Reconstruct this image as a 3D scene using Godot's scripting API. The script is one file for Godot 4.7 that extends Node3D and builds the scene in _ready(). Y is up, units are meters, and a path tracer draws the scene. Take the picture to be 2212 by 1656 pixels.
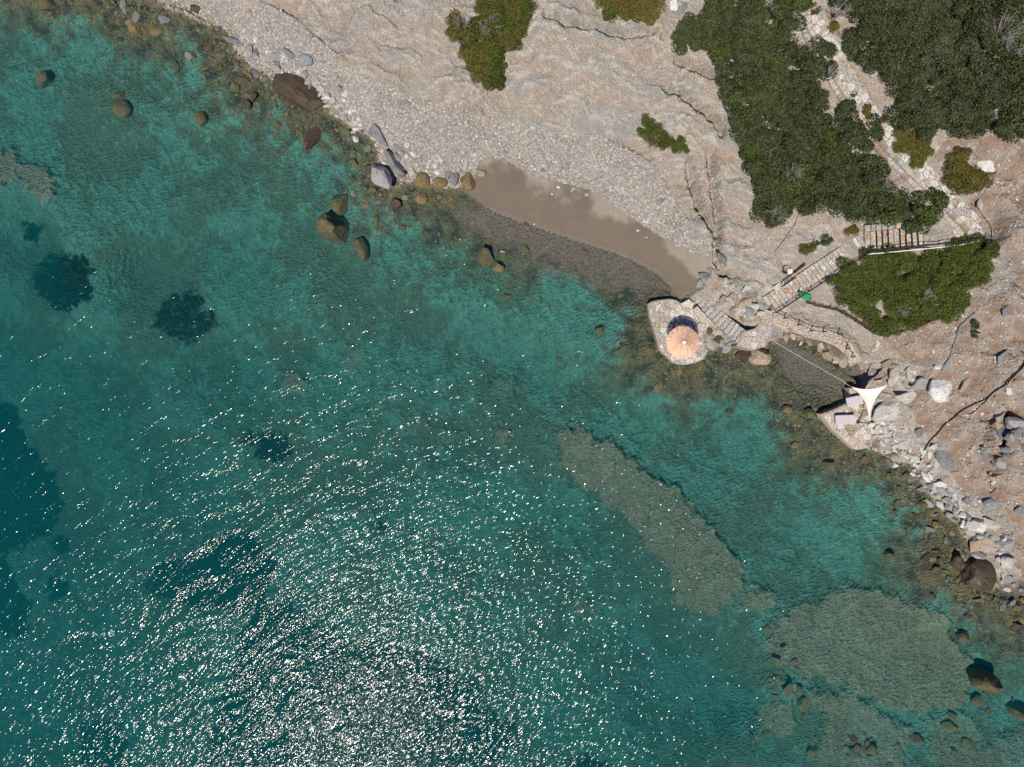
extends Node3D
# A cove seen from straight above: sea in the lower left, rocky shore, thickets and a stone stairway in the upper right.
# Places are given as (u, v) on a chart of the cove at sea level, 2212 units wide; S metres per unit.
const S := 85.3 / 2212.0
const EYE := 57.0
const STEP := 0.16
const X0 := -52.0
const Z0 := -37.0
const NX := 622
const NZ := 488

var rng := RandomNumberGenerator.new()
var used := {}
var hg := PackedFloat32Array()      # fine heights of the core
var sd := PackedFloat32Array()      # signed distance to the shoreline, coarse
var cl := PackedFloat32Array()      # land heights, coarse
var cs := PackedFloat32Array()      # sea depths, coarse
var shore := PackedVector2Array()
var M := {}
var noise_a := FastNoiseLite.new()
var noise_b := FastNoiseLite.new()
var noise_c := FastNoiseLite.new()
var noise_d := FastNoiseLite.new()

const SHORE := [[-700, -330], [-300, -160], [0, -70], [170, -22], [300, 2], [390, 28], [440, 52], [498, 76], [490, 100], [522, 132], [548, 165], [600, 178], [640, 215], [690, 240], [730, 262], [790, 298], [815, 330], [800, 356], [815, 392], [850, 408], [890, 400], [960, 416], [1010, 412], [1060, 448], [1150, 482], [1250, 515], [1330, 540], [1400, 572], [1440, 600], [1462, 628], [1480, 648], [1420, 652], [1408, 690], [1424, 745], [1450, 776], [1482, 782], [1530, 768], [1560, 752], [1590, 760], [1615, 772], [1655, 780], [1662, 752], [1662, 728], [1690, 733], [1750, 752], [1800, 784], [1826, 812], [1832, 850], [1815, 870], [1790, 884], [1765, 890], [1790, 920], [1832, 958], [1882, 970], [1920, 988], [1960, 1008], [1985, 1040], [2010, 1075], [2030, 1100], [2055, 1120], [2070, 1140], [2085, 1170], [2078, 1200], [2062, 1215], [2090, 1245], [2110, 1266], [2150, 1278], [2212, 1292], [2330, 1350], [2600, 1480], [3400, 1900], [3400, -1200], [-700, -1200]]

const LAND := [[1100, 360, 0.5], [1250, 400, 0.6], [1400, 480, 0.6], [1200, 300, 1.6], [1050, 300, 1.4], [900, 250, 1.2], [1350, 330, 2.0], [1450, 420, 2.0], [700, 60, 1.5], [600, 0, 2.0], [850, 120, 2.5], [800, 0, 4.0], [1000, 150, 3.5], [1000, 0, 6.0], [1200, 180, 4.0], [1250, 60, 6.5], [1400, 180, 4.5], [1400, 30, 7.0], [1520, 260, 4.5], [1500, 120, 6.2], [1600, 400, 4.5], [1560, 480, 3.4], [1600, 560, 3.0], [1570, 620, 1.8], [1640, 600, 3.2], [1650, 200, 7.0], [1700, 350, 6.5], [1800, 430, 6.3], [1700, 480, 5.0], [1640, 60, 8.5], [1655, 660, 2.2], [1760, 592, 3.7], [1868, 522, 5.2], [1960, 512, 6.0], [2060, 503, 7.0], [2100, 497, 7.1], [2040, 430, 7.4], [1960, 350, 8.0], [1850, 200, 9.0], [1735, 0, 10.0], [2000, 100, 11.0], [2200, 50, 13.0], [2200, 250, 11.0], [2050, 300, 9.0], [2150, 420, 8.5], [2200, 480, 9.0], [2150, 560, 7.5], [2200, 650, 8.0], [2100, 620, 6.5], [1950, 600, 5.0], [1850, 620, 4.0], [1750, 560, 4.0], [1730, 640, 3.2], [1800, 690, 3.0], [1760, 700, 2.3], [1900, 740, 3.2], [2000, 720, 5.0], [2100, 750, 6.0], [2200, 800, 7.0], [2050, 850, 4.0], [1960, 800, 2.8], [1900, 830, 1.8], [1950, 900, 1.8], [2000, 920, 2.5], [2100, 950, 4.0], [2200, 950, 5.5], [2080, 1020, 2.5], [2200, 1100, 3.5], [2150, 1150, 1.6], [2200, 1220, 1.2], [2060, 1080, 0.9], [1940, 970, 0.7], [1880, 930, 0.8], [1830, 930, 0.7], [1850, 870, 1.0], [1640, 720, 1.9], [1450, 710, 0.3], [1540, 720, 0.8], [1530, 660, 0.9], [2500, 0, 16.0], [2500, 600, 13.0], [2500, 1000, 9.0], [2500, 1400, 3.0], [1400, -300, 12.0], [800, -300, 9.0], [2000, -300, 16.0], [300, -300, 4.0]]

const SEA := [[100, 100, 2.2], [300, 200, 1.6], [0, 0, 3.0], [450, 200, 0.8], [50, 350, 3.0], [300, 400, 2.6], [500, 400, 2.2], [600, 350, 1.6], [100, 550, 6.0], [300, 600, 5.0], [500, 600, 3.8], [700, 600, 2.6], [800, 500, 1.8], [1000, 560, 1.5], [1200, 620, 1.3], [1300, 700, 1.4], [900, 800, 3.6], [700, 850, 4.5], [500, 850, 6.0], [200, 850, 7.5], [0, 800, 8.0], [400, 1100, 8.0], [100, 1200, 9.0], [800, 1100, 6.0], [1000, 1000, 5.0], [1100, 850, 3.5], [1300, 900, 2.6], [1600, 850, 1.8], [1500, 1000, 2.8], [1200, 1150, 5.2], [1000, 1300, 6.5], [700, 1400, 8.0], [400, 1500, 9.0], [100, 1500, 9.5], [700, 1650, 9.0], [1100, 1550, 7.5], [1400, 1450, 6.5], [1550, 1500, 6.2], [1700, 1000, 2.0], [1850, 1100, 1.2], [1700, 1200, 2.5], [1900, 1300, 1.8], [1750, 1400, 2.3], [1650, 1600, 3.8], [1800, 1600, 2.6], [2000, 1450, 2.3], [2150, 1400, 1.4], [2000, 1620, 2.5], [1850, 1480, 2.2], [1700, 1480, 2.4], [110, 410, 2.3], [175, 505, 2.4], [225, 545, 2.7], [250, 440, 2.5], [2200, 1600, 2.5], [1950, 1080, 0.8], [2050, 1250, 0.9], [-600, 800, 14.0], [0, 2400, 16.0], [1500, 2300, 12.0]]

# ------------------------------------------------------------------ small helpers
func lin(r: float, g: float, b: float) -> Color:
	return Color(r, g, b).linear_to_srgb()

func flat(u: float, v: float) -> Vector2:
	return Vector2((u - 1106.0) * S, (v - 828.0) * S)

func bil(a: PackedFloat32Array, x: float, z: float) -> float:
	# coarse fields: 1 m cells over 150 x 130 m
	var fx := clampf(x + 75.0, 0.0, 148.99)
	var fz := clampf(z + 65.0, 0.0, 128.99)
	var i := int(fx)
	var j := int(fz)
	fx -= i
	fz -= j
	var k := j * 150 + i
	return lerpf(lerpf(a[k], a[k + 1], fx), lerpf(a[k + 150], a[k + 151], fx), fz)

func hbase(x: float, z: float) -> float:
	var d := bil(sd, x, z)
	if d > 0.0:
		return lerpf(d * 0.17, bil(cl, x, z), smoothstep(0.0, 5.0, d))
	return -lerpf(-d * 0.16, bil(cs, x, z), smoothstep(0.0, 7.0, -d))

func height(x: float, z: float) -> float:
	var fx := (x - X0) / STEP
	var fz := (z - Z0) / STEP
	if fx < 0.0 or fz < 0.0 or fx >= NX - 1 or fz >= NZ - 1:
		return hbase(x, z)
	var i := int(fx)
	var j := int(fz)
	fx -= i
	fz -= j
	var k := j * NX + i
	return lerpf(lerpf(hg[k], hg[k + 1], fx), lerpf(hg[k + NX], hg[k + NX + 1], fx), fz)

func chart(u: float, v: float, h: float) -> Vector3:
	# the place of a chart mark that lies at height h
	var f := flat(u, v) * (1.0 - h / EYE)
	return Vector3(f.x, h, f.y)

func settle(u: float, v: float, fine := true) -> Vector3:
	# the place of a chart mark that lies on the ground
	var f := flat(u, v)
	var p := f
	var h := 0.0
	for i in 9:
		h = height(p.x, p.y) if fine else hbase(p.x, p.y)
		p = f * (1.0 - h / EYE)
	return Vector3(p.x, h, p.y)

func outline(a: Array) -> PackedVector2Array:
	var o := PackedVector2Array()
	for q in a:
		var p := settle(q[0], q[1], false)
		o.append(Vector2(p.x, p.z))
	return o

func box_of(a: PackedVector2Array) -> Rect2:
	var r := Rect2(a[0], Vector2.ZERO)
	for q in a:
		r = r.expand(q)
	return r

func inside(p: Vector2, a: PackedVector2Array, r: Rect2) -> bool:
	return r.has_point(p) and Geometry2D.is_point_in_polygon(p, a)

func edge_distance(p: Vector2, a: PackedVector2Array, closed := true) -> float:
	var best := 1e9
	for i in a.size() - (0 if closed else 1):
		var q := Geometry2D.get_closest_point_to_segment(p, a[i], a[(i + 1) % a.size()])
		best = minf(best, p.distance_squared_to(q))
	return sqrt(best)

func numbered(called: String) -> String:
	used[called] = used.get(called, -1) + 1
	return called if used[called] == 0 else "%s_%03d" % [called, used[called]]

func tag(o: Node, label: String, category: String, group := "", kind := "") -> Node:
	if label: o.set_meta("label", label)
	if category: o.set_meta("category", category)
	if group: o.set_meta("group", group)
	if kind: o.set_meta("kind", kind)
	return o

func thing(called: String, label: String, category: String, at := Vector3.ZERO, group := "") -> Node3D:
	var o := Node3D.new()
	o.name = numbered(called)
	add_child(o)
	o.position = at
	tag(o, label, category, group)
	return o

func part(called: String, mesh: Mesh, m: Material, parent: Node, at := Transform3D()) -> MeshInstance3D:
	var o := MeshInstance3D.new()
	o.name = called if parent != self else numbered(called)
	o.mesh = mesh
	o.material_override = m
	o.transform = at
	parent.add_child(o, true)
	return o

func mat(c: Color, rough := 0.9, tex: Texture2D = null, scale := 1.0, relief: Texture2D = null, deep := 0.0) -> StandardMaterial3D:
	var m := StandardMaterial3D.new()
	m.albedo_color = c
	m.roughness = rough
	m.metallic_specular = 0.35
	if tex:
		m.albedo_texture = tex
	if relief:
		m.heightmap_enabled = true
		m.heightmap_texture = relief
		m.heightmap_scale = deep
	if tex or relief:
		m.uv1_triplanar = true
		m.uv1_world_triplanar = true
		m.uv1_scale = Vector3.ONE * scale
	return m

func grain(seed_: int, freq: float, octaves: int, stops: Array, size := 1024, kind := FastNoiseLite.TYPE_SIMPLEX_SMOOTH) -> NoiseTexture2D:
	# stops: [offset, linear grey or colour]
	var n := FastNoiseLite.new()
	n.seed = seed_
	n.noise_type = kind
	n.frequency = freq
	n.fractal_octaves = octaves
	var t := NoiseTexture2D.new()
	t.width = size
	t.height = size
	t.seamless = true
	t.noise = n
	if stops:
		var g := Gradient.new()
		var o := PackedFloat32Array()
		var c := PackedColorArray()
		for s in stops:
			o.append(s[0])
			c.append((s[1] as Color).linear_to_srgb() if s[1] is Color else lin(s[1], s[1], s[1]))
		g.offsets = o
		g.colors = c
		t.color_ramp = g
	return t

# ------------------------------------------------------------------ fields
func fields() -> void:
	for q in SHORE:
		shore.append(flat(q[0], q[1]))
	var lp := []
	for q in LAND:
		var p: Vector2 = flat(q[0], q[1]) * (1.0 - q[2] / EYE)
		lp.append(Vector3(p.x, p.y, q[2]))
	var sp := []
	for q in SEA:
		var p: Vector2 = flat(q[0], q[1]) * (1.0 + q[2] / EYE)
		sp.append(Vector3(p.x, p.y, q[2]))
	var box := box_of(shore)
	sd.resize(150 * 130)
	cl.resize(150 * 130)
	cs.resize(150 * 130)
	for j in 130:
		for i in 150:
			var p := Vector2(i - 75.0, j - 65.0)
			var d := edge_distance(p, shore)
			var on := inside(p, shore, box)
			sd[j * 150 + i] = d if on else -d
			if on or d < 3.0:
				cl[j * 150 + i] = shepard(lp, p)
			if not on or d < 3.0:
				cs[j * 150 + i] = shepard(sp, p)

func shepard(a: Array, p: Vector2) -> float:
	var t := 0.0
	var w := 0.0
	for q: Vector3 in a:
		var dx := q.x - p.x
		var dy := q.y - p.y
		var k := dx * dx + dy * dy + 2.0
		k = 1.0 / (k * k)
		t += q.z * k
		w += k
	return t / w

# ------------------------------------------------------------------ the setting
const SAND := [[940, 462], [985, 425], [1022, 396], [1034, 350], [1060, 338], [1100, 350], [1150, 378], [1210, 392], [1270, 408], [1340, 452], [1420, 505], [1480, 540], [1535, 560], [1540, 585], [1520, 622], [1470, 652], [1408, 650], [1372, 660], [1300, 640], [1200, 612], [1100, 570], [1010, 520]]
const GRAVEL := [[560, 0], [640, 40], [720, 110], [790, 170], [900, 210], [1010, 240], [1100, 262], [1190, 285], [1290, 290], [1360, 320], [1420, 360], [1450, 420], [1500, 490], [1535, 560], [1480, 540], [1420, 505], [1340, 452], [1270, 408], [1210, 392], [1150, 378], [1100, 350], [1060, 338], [1034, 350], [1022, 396], [985, 425], [880, 420], [800, 350], [720, 270], [620, 190], [520, 130], [490, 80], [400, 20], [350, 0]]
const SOIL := [[1900, 720], [2050, 690], [2090, 640], [2150, 560], [2150, 500], [2100, 440], [2140, 400], [2020, 330], [2060, 285], [2212, 310], [2700, 310], [2700, 1330], [2230, 1290], [2160, 1150], [2090, 1080], [2040, 1000], [1990, 930], [1960, 870], [2000, 800], [1940, 760]]
const COVE_SAND := [[1672, 735], [1700, 742], [1760, 770], [1800, 795], [1822, 820], [1828, 852], [1800, 868], [1740, 850], [1690, 800]]
const GULLIES := [[[1536, 330], [1544, 395], [1552, 440], [1556, 500], [1548, 530], [1546, 562], [1562, 592], [1578, 602]], [[1488, 352], [1498, 396], [1512, 440], [1530, 478], [1552, 505]], [[1690, 330], [1700, 350]], [[1440, 190], [1500, 220], [1545, 260], [1560, 290]], [[1465, 130], [1510, 150], [1550, 160]], [[1180, 30], [1230, 50], [1290, 55], [1350, 70], [1410, 62]], [[2150, 905], [2138, 940], [2130, 965]], [[2190, 890], [2172, 930], [2180, 960]], [[2160, 985], [2168, 1010], [2150, 1020]]]
# raised shelves of the sea bed: [outline, metres up]
const SHELVES := [
	[[[1196, 925], [1232, 912], [1262, 930], [1330, 975], [1402, 1020], [1462, 1062], [1512, 1108], [1560, 1160], [1600, 1218], [1606, 1262], [1574, 1310], [1530, 1336], [1470, 1330], [1440, 1302], [1430, 1250], [1384, 1176], [1338, 1122], [1276, 1062], [1215, 1030], [1198, 985]], 1.5],
	[[[1216, 1034], [1262, 1060], [1320, 1118], [1300, 1150], [1240, 1120], [1212, 1080]], 0.6],
	[[[1058, 905], [1090, 893], [1112, 920], [1116, 955], [1104, 974], [1078, 962], [1060, 938]], 1.2],
	[[[1038, 820], [1075, 806], [1112, 812], [1138, 832], [1110, 850], [1066, 852], [1040, 846]], 0.8],
	[[[868, 905], [900, 890], [945, 905], [985, 920], [1020, 922], [1040, 940], [1010, 962], [958, 972], [905, 955], [872, 935]], 0.7],
	[[[1590, 1278], [1640, 1258], [1672, 1262], [1668, 1310], [1640, 1324], [1600, 1318]], 1.1],
	[[[1672, 1342], [1720, 1290], [1810, 1262], [1900, 1262], [1990, 1300], [2070, 1360], [2110, 1440], [2080, 1520], [1990, 1545], [1900, 1520], [1840, 1490], [1770, 1470], [1706, 1452], [1662, 1425], [1650, 1392]], 1.1],
	[[[1642, 1445], [1690, 1440], [1706, 1470], [1712, 1496], [1668, 1496], [1640, 1475]], 1.0],
	[[[1650, 1512], [1712, 1520], [1740, 1560], [1700, 1600], [1640, 1590], [1626, 1550]], 1.0],
	[[[1760, 1470], [1830, 1490], [1900, 1540], [1960, 1580], [1950, 1656], [1760, 1656], [1740, 1610], [1770, 1560], [1735, 1510]], 1.0],
	[[[2000, 1560], [2060, 1540], [2110, 1560], [2130, 1600], [2212, 1560], [2300, 1560], [2300, 1720], [2040, 1720], [2000, 1630]], 0.9],
	[[[-60, 325], [20, 330], [40, 352], [36, 382], [0, 402], [-60, 405]], 1.3],
	[[[46, 372], [84, 366], [112, 392], [114, 420], [80, 424], [56, 398]], 1.2],
	[[[600, 800], [618, 790], [652, 806], [664, 828], [642, 845], [604, 838]], 1.0],
	[[[740, 742], [760, 736], [784, 772], [770, 800], [748, 782]], 0.8],
	[[[1230, 1292], [1262, 1280], [1300, 1300], [1290, 1330], [1240, 1330]], 0.9],
]
const BEDS := [
	[[[82, 590], [108, 562], [136, 552], [172, 560], [196, 588], [196, 628], [178, 655], [150, 672], [112, 662], [88, 640], [70, 616]], "round seagrass bed in teal water near the left edge"],
	[[[52, 495], [68, 484], [88, 494], [90, 512], [74, 524], [56, 514]], "smallest dark seagrass clump above the round bed at left"],
	[[[345, 664], [372, 640], [412, 634], [436, 640], [432, 668], [464, 690], [462, 712], [432, 730], [396, 744], [364, 728], [340, 696]], "faded brownish seagrass bed on the mid-depth sea bed"],
	[[[556, 948], [582, 934], [608, 938], [626, 962], [618, 992], [590, 1000], [562, 984]], "dark seagrass clump in the middle of the teal water"],
	[[[526, 940], [542, 936], [552, 946], [546, 960], [530, 958]], "tiny seagrass tuft just left of the middle clump"],
	[[[-260, 840], [0, 868], [26, 880], [52, 930], [60, 962], [92, 990], [122, 1040], [132, 1085], [118, 1130], [84, 1160], [40, 1182], [0, 1190], [-260, 1250]], "large seagrass meadow cut off by the left edge"],
	[[[-260, 1210], [0, 1205], [26, 1240], [44, 1280], [64, 1320], [58, 1360], [36, 1376], [0, 1362], [-260, 1400]], "seagrass meadow at the left edge below the large one"],
	[[[104, 1258], [122, 1242], [148, 1262], [144, 1290], [118, 1296]], "lower of two small seagrass clumps near the left meadows"],
	[[[112, 1160], [132, 1152], [148, 1172], [136, 1192], [116, 1186]], "upper of two small seagrass clumps near the left meadows"],
	[[[302, 1272], [330, 1262], [334, 1226], [372, 1204], [404, 1206], [432, 1196], [468, 1162], [500, 1154], [540, 1158], [566, 1180], [592, 1216], [590, 1268], [568, 1310], [520, 1326], [470, 1312], [420, 1310], [372, 1294], [340, 1282]], "broad seagrass bed under the sparkling water, left of centre bottom"],
	[[[812, 1132], [826, 1128], [836, 1138], [828, 1150], [814, 1146]], "single tiny dark tuft in the centre teal water"],
	[[[180, 1570], [214, 1556], [250, 1564], [272, 1600], [268, 1656], [262, 1720], [190, 1720], [176, 1630]], "seagrass patch at the bottom edge near the lower left corner"],
	[[[560, 1312], [604, 1300], [650, 1322], [690, 1364], [760, 1386], [842, 1398], [916, 1410], [970, 1446], [1018, 1486], [1046, 1530], [1104, 1560], [1110, 1600], [1066, 1660], [1060, 1900], [470, 1900], [430, 1700], [462, 1600], [472, 1520], [500, 1450], [520, 1380], [540, 1340]], "largest seagrass meadow under the sun glitter at the bottom"],
	[[[1232, 1648], [1262, 1632], [1292, 1644], [1310, 1680], [1240, 1690]], "seagrass clump at the bottom edge right of the glitter"],
]
var zones := {}
var gul := []
var shelves := []
var beds := []
var routes := []      # [world points with heights, half width]

func zone(a: Array) -> Array:
	var o := outline(a)
	return [o, box_of(o)]

func stage() -> void:
	# camera, sky, sun, exposure
	var cam := Camera3D.new()
	cam.name = "camera"
	add_child(cam)
	cam.position = Vector3(0, EYE, 0)
	cam.rotation_degrees = Vector3(-90, 0, 0)
	cam.fov = rad_to_deg(2.0 * atan(1656.4 * 0.5 * S / EYE))
	cam.near = 0.5
	cam.far = 2000.0
	cam.current = true
	var e := Environment.new()
	e.background_mode = Environment.BG_SKY
	var sky := Sky.new()
	var sm := ProceduralSkyMaterial.new()
	sm.sky_top_color = Color(0.20, 0.36, 0.66)
	sm.sky_horizon_color = Color(0.62, 0.70, 0.80)
	sm.sky_curve = 0.12
	sm.ground_bottom_color = Color(0.10, 0.16, 0.18)
	sm.ground_horizon_color = Color(0.5, 0.56, 0.62)
	sm.sun_angle_max = 12.0
	sm.sky_energy_multiplier = 0.8
	sky.sky_material = sm
	e.sky = sky
	e.tonemap_mode = Environment.TONE_MAPPER_LINEAR
	e.tonemap_exposure = 1.12
	e.volumetric_fog_enabled = true
	e.volumetric_fog_density = 0.0
	e.sdfgi_enabled = true
	e.ssao_enabled = true
	e.ssil_enabled = true
	var we := WorldEnvironment.new()
	we.name = "environment"
	we.environment = e
	add_child(we)
	var sun := DirectionalLight3D.new()
	sun.name = "sun"
	sun.light_energy = 1.5
	sun.light_color = Color(1.0, 0.965, 0.91)
	sun.light_angular_distance = 0.5
	sun.shadow_enabled = true
	sun.sky_mode = DirectionalLight3D.SKY_MODE_LIGHT_ONLY
	add_child(sun)
	sun.look_at_from_position(Vector3(-14.1, 57.0, 31.5), Vector3.ZERO, Vector3.UP)

func carve() -> void:
	zones.sand = zone(SAND)
	zones.gravel = zone(GRAVEL)
	zones.soil = zone(SOIL)
	zones.cove = zone(COVE_SAND)
	for a in GULLIES:
		var o := outline(a)
		gul.append([o, box_of(o).grow(2.0)])
	for a in SHELVES:
		var o := zone(a[0])
		shelves.append([o[0], o[1].grow(1.4), a[1]])
	for a in BEDS:
		var o := zone(a[0])
		beds.append([o[0], o[1], a[1]])
	for k in [[noise_a, 11, 0.10, 4], [noise_b, 12, 0.55, 3], [noise_c, 13, 1.7, 3], [noise_d, 14, 0.03, 2]]:
		k[0].seed = k[1]
		k[0].frequency = k[2]
		k[0].fractal_octaves = k[3]
		k[0].noise_type = FastNoiseLite.TYPE_SIMPLEX_SMOOTH

func add_route(a: Array, half: float) -> Array:
	var p := []
	for q in a:
		p.append(chart(q[0], q[1], q[2]))
	var flat_ := PackedVector2Array()
	for q: Vector3 in p:
		flat_.append(Vector2(q.x, q.z))
	routes.append([p, half, flat_, box_of(flat_).grow(half + 1.2)])
	return p

func terrain() -> void:
	# heights and colours of the land and the sea bed, one sheet that goes on far beyond the cove
	var xs := PackedFloat32Array()
	var zs := PackedFloat32Array()
	for i in NX: xs.append(X0 + i * STEP)
	for j in NZ: zs.append(Z0 + j * STEP)
	hg.resize(NX * NZ)
	var cols := PackedColorArray()
	cols.resize(NX * NZ)
	var kinds := PackedByteArray()
	kinds.resize(NX * NZ)
	for j in NZ:
		for i in NX:
			var x := xs[i]
			var z := zs[j]
			var p := Vector2(x, z)
			var d := bil(sd, x, z)
			var h := hbase(x, z)
			var na := noise_a.get_noise_2d(x, z)
			var nb := noise_b.get_noise_2d(x, z)
			var nc := noise_c.get_noise_2d(x, z)
			var c: Vector3
			var kind := 0
			if d > -0.4:
				var sandy := inside(p, zones.sand[0], zones.sand[1]) or inside(p, zones.cove[0], zones.cove[1])
				var stony := inside(p, zones.gravel[0], zones.gravel[1])
				var earth := inside(p, zones.soil[0], zones.soil[1])
				# layered schist: thin beds that wander across the slope
				var warp := na * 3.2 + nb * 0.35
				var layer := noise_b.get_noise_2d(x * 0.16 + z * 0.05 + 40.0, z * 1.5 - x * 0.25 + warp * 0.8)
				var fine := noise_c.get_noise_2d(x * 0.22, z * 1.8 - x * 0.35 + warp)
				var saw := fposmod((z * 0.95 - x * 0.28 + warp * 0.55) / 1.5, 1.0)
				if sandy:
					h += nb * 0.03
					var dry := smoothstep(0.58, 0.85, h + nb * 0.16 + nc * 0.05)
					c = Vector3(0.150, 0.122, 0.093).lerp(Vector3(0.255, 0.218, 0.178), dry) * (1.0 + nc * 0.08 + nb * 0.06)
					kind = 1
				elif stony:
					h += nb * 0.06 + nc * 0.03
					c = Vector3(0.36, 0.33, 0.295).lerp(Vector3(0.28, 0.248, 0.213), smoothstep(-0.1, 0.35, nb + na * 0.6)) * (1.0 + nc * 0.2)
					kind = 2
				elif earth:
					h += na * 0.35 + nb * 0.16 + nc * 0.08 + maxf(0.0, nb - 0.25) * 0.7 + (1.0 - saw) * 0.10
					c = Vector3(0.275, 0.20, 0.15).lerp(Vector3(0.345, 0.285, 0.235), smoothstep(-0.15, 0.3, nb)).lerp(Vector3(0.30, 0.28, 0.255), smoothstep(0.1, 0.4, na + layer * 0.6)) * (1.0 + nc * 0.25)
					kind = 2
				else:
					var craggy := smoothstep(0.15, 0.5, na + 0.35)
					h += na * 0.5 + layer * 0.20 + fine * 0.12 + (1.0 - saw) * 0.15 * craggy + nc * 0.06 + nb * 0.10
					var t := smoothstep(-0.25, 0.35, layer + nb * 0.3)
					c = Vector3(0.335, 0.282, 0.232).lerp(Vector3(0.30, 0.288, 0.265), t)
					c = c.lerp(Vector3(0.43, 0.395, 0.345), smoothstep(0.05, 0.4, fine + na * 0.35))
					c = c.lerp(Vector3(0.34, 0.25, 0.19), smoothstep(0.22, 0.48, nb - layer * 0.3) * 0.5)
					c *= 1.0 + nc * 0.20 + nb * 0.1
					kind = 3
				for g in gul:
					if (g[1] as Rect2).has_point(p):
						var e := edge_distance(p, g[0], false) + nc * 0.12
						h -= 1.1 * exp(-pow(e / 0.22, 2.0))
				if not sandy:
					# rock that the sea keeps wet is dark and brown with weed
					var wet := 1.0 - smoothstep(0.05, 0.45, h + nb * 0.3)
					c = c.lerp(Vector3(0.085, 0.062, 0.034), wet * 0.75)
			if d <= 0.0:
				var sandy := inside(p, zones.sand[0], zones.sand[1]) or inside(p, zones.cove[0], zones.cove[1])
				var shelf := 0.0
				for q in shelves:
					if (q[1] as Rect2).has_point(p):
						var o: PackedVector2Array = q[0]
						var e := edge_distance(p, o) * (1.0 if Geometry2D.is_point_in_polygon(p, o) else -1.0)
						shelf = maxf(shelf, q[2] * 0.32 * smoothstep(-0.25, 0.5, e + na * 1.2 + nb * 0.7 + nc * 0.35))
				h += shelf
				h += nb * 0.10 + nc * 0.05 if not sandy else nb * 0.02
				h = minf(h, -0.02 + d * 0.02)
				# rubble and weed near the rocks, bare shelves, pale sand farther out: patches with ragged outlines
				var rag := na * 2.0 + nb * 1.2 + nc * 0.8
				var rubble := Vector3(0.105, 0.117, 0.070).lerp(Vector3(0.155, 0.138, 0.066), smoothstep(0.05, 0.4, nb + nc * 0.5)).lerp(Vector3(0.045, 0.056, 0.045), smoothstep(0.05, 0.45, -nb + nc * 0.6))
				# one floor of weedy sand: darker turf and paler sand in patches that do not heed the depth
				var bare := Vector3(0.070, 0.160, 0.112).lerp(Vector3(0.075, 0.250, 0.200), smoothstep(-0.25, 0.3, na + nb * 0.5 + nc * 0.3)) * (1.0 + nc * 0.25 + nb * 0.2)
				c = rubble.lerp(bare, smoothstep(2.0, 5.0, -d + rag * 1.6))
				if shelf > 0.15:
					c = c.lerp(Vector3(0.175, 0.205, 0.138) * (1.0 + nc * 0.30 + nb * 0.2), 0.85 * smoothstep(0.15, 0.4, shelf))
				if sandy:
					var out := edge_distance(p, zones.sand[0]) if inside(p, zones.sand[0], zones.sand[1]) else 3.0
					c = c.lerp(Vector3(0.165, 0.15, 0.122) * (1.0 + nc * 0.10), smoothstep(0.0, 2.2, out + nb * 1.2 + nc * 0.8))
				for q in beds:
					if inside(p + Vector2(nb, nc) * 0.9, q[0], q[1]):
						c = Vector3(0.006, 0.012, 0.012) if not (q[2] as String).begins_with("faded") else Vector3(0.04, 0.066, 0.055)
				kind = 0 if d < -0.2 else kind
			for r in routes:
				if (r[3] as Rect2).has_point(p):
					var e := edge_distance(p, r[2], false)
					if e < r[1] + 1.0:
						h = lerpf(along(r[0], p) - 0.14, h, smoothstep(r[1] + 0.15, r[1] + 1.0, e))
			hg[j * NX + i] = h
			cols[j * NX + i] = Color(c.x, c.y, c.z)
			kinds[j * NX + i] = kind
	# the far apron, coarse
	var names := [["seabed", M.bed], ["beach", M.sand], ["scree", M.scree], ["hillside", M.rock]]
	for kind in 4:
		var st_v := PackedVector3Array()
		var st_n := PackedVector3Array()
		var st_c := PackedColorArray()
		var st_i := PackedInt32Array()
		var st_u := PackedVector2Array()
		var at := {}
		for j in NZ - 1:
			for i in NX - 1:
				if kinds[j * NX + i] != kind:
					continue
				var q := []
				for o in [0, 1, NX + 1, NX]:
					var k: int = j * NX + i + o
					if not at.has(k):
						at[k] = st_v.size()
						var a := k % NX
						var b := k / NX
						st_v.append(Vector3(xs[a], hg[k], zs[b]))
						var hx := hg[b * NX + mini(a + 1, NX - 1)] - hg[b * NX + maxi(a - 1, 0)]
						var hz := hg[mini(b + 1, NZ - 1) * NX + a] - hg[maxi(b - 1, 0) * NX + a]
						st_n.append(Vector3(-hx, 2.0 * STEP, -hz).normalized())
						st_c.append(cols[k])
						st_u.append(Vector2(xs[a] * 0.79 - zs[b] * 0.61, xs[a] * 0.61 + zs[b] * 0.79))
					q.append(at[k])
				st_i.append_array([q[0], q[1], q[2], q[0], q[2], q[3]])
		var arr := []
		arr.resize(Mesh.ARRAY_MAX)
		arr[Mesh.ARRAY_VERTEX] = st_v
		arr[Mesh.ARRAY_NORMAL] = st_n
		arr[Mesh.ARRAY_COLOR] = st_c
		arr[Mesh.ARRAY_TEX_UV] = st_u
		arr[Mesh.ARRAY_INDEX] = st_i
		var me := ArrayMesh.new()
		me.add_surface_from_arrays(Mesh.PRIMITIVE_TRIANGLES, arr)
		var o := part(names[kind][0], me, names[kind][1], self)
		tag(o, "", "", "", "structure")
	apron()

func along(p: Array, at: Vector2) -> float:
	var best := 1e9
	var h := 0.0
	for i in p.size() - 1:
		var a := Vector2(p[i].x, p[i].z)
		var b := Vector2(p[i + 1].x, p[i + 1].z)
		var q := Geometry2D.get_closest_point_to_segment(at, a, b)
		var d := at.distance_squared_to(q)
		if d < best:
			best = d
			h = lerpf(p[i].y, p[i + 1].y, a.distance_to(q) / maxf(a.distance_to(b), 0.001))
	return h

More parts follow.
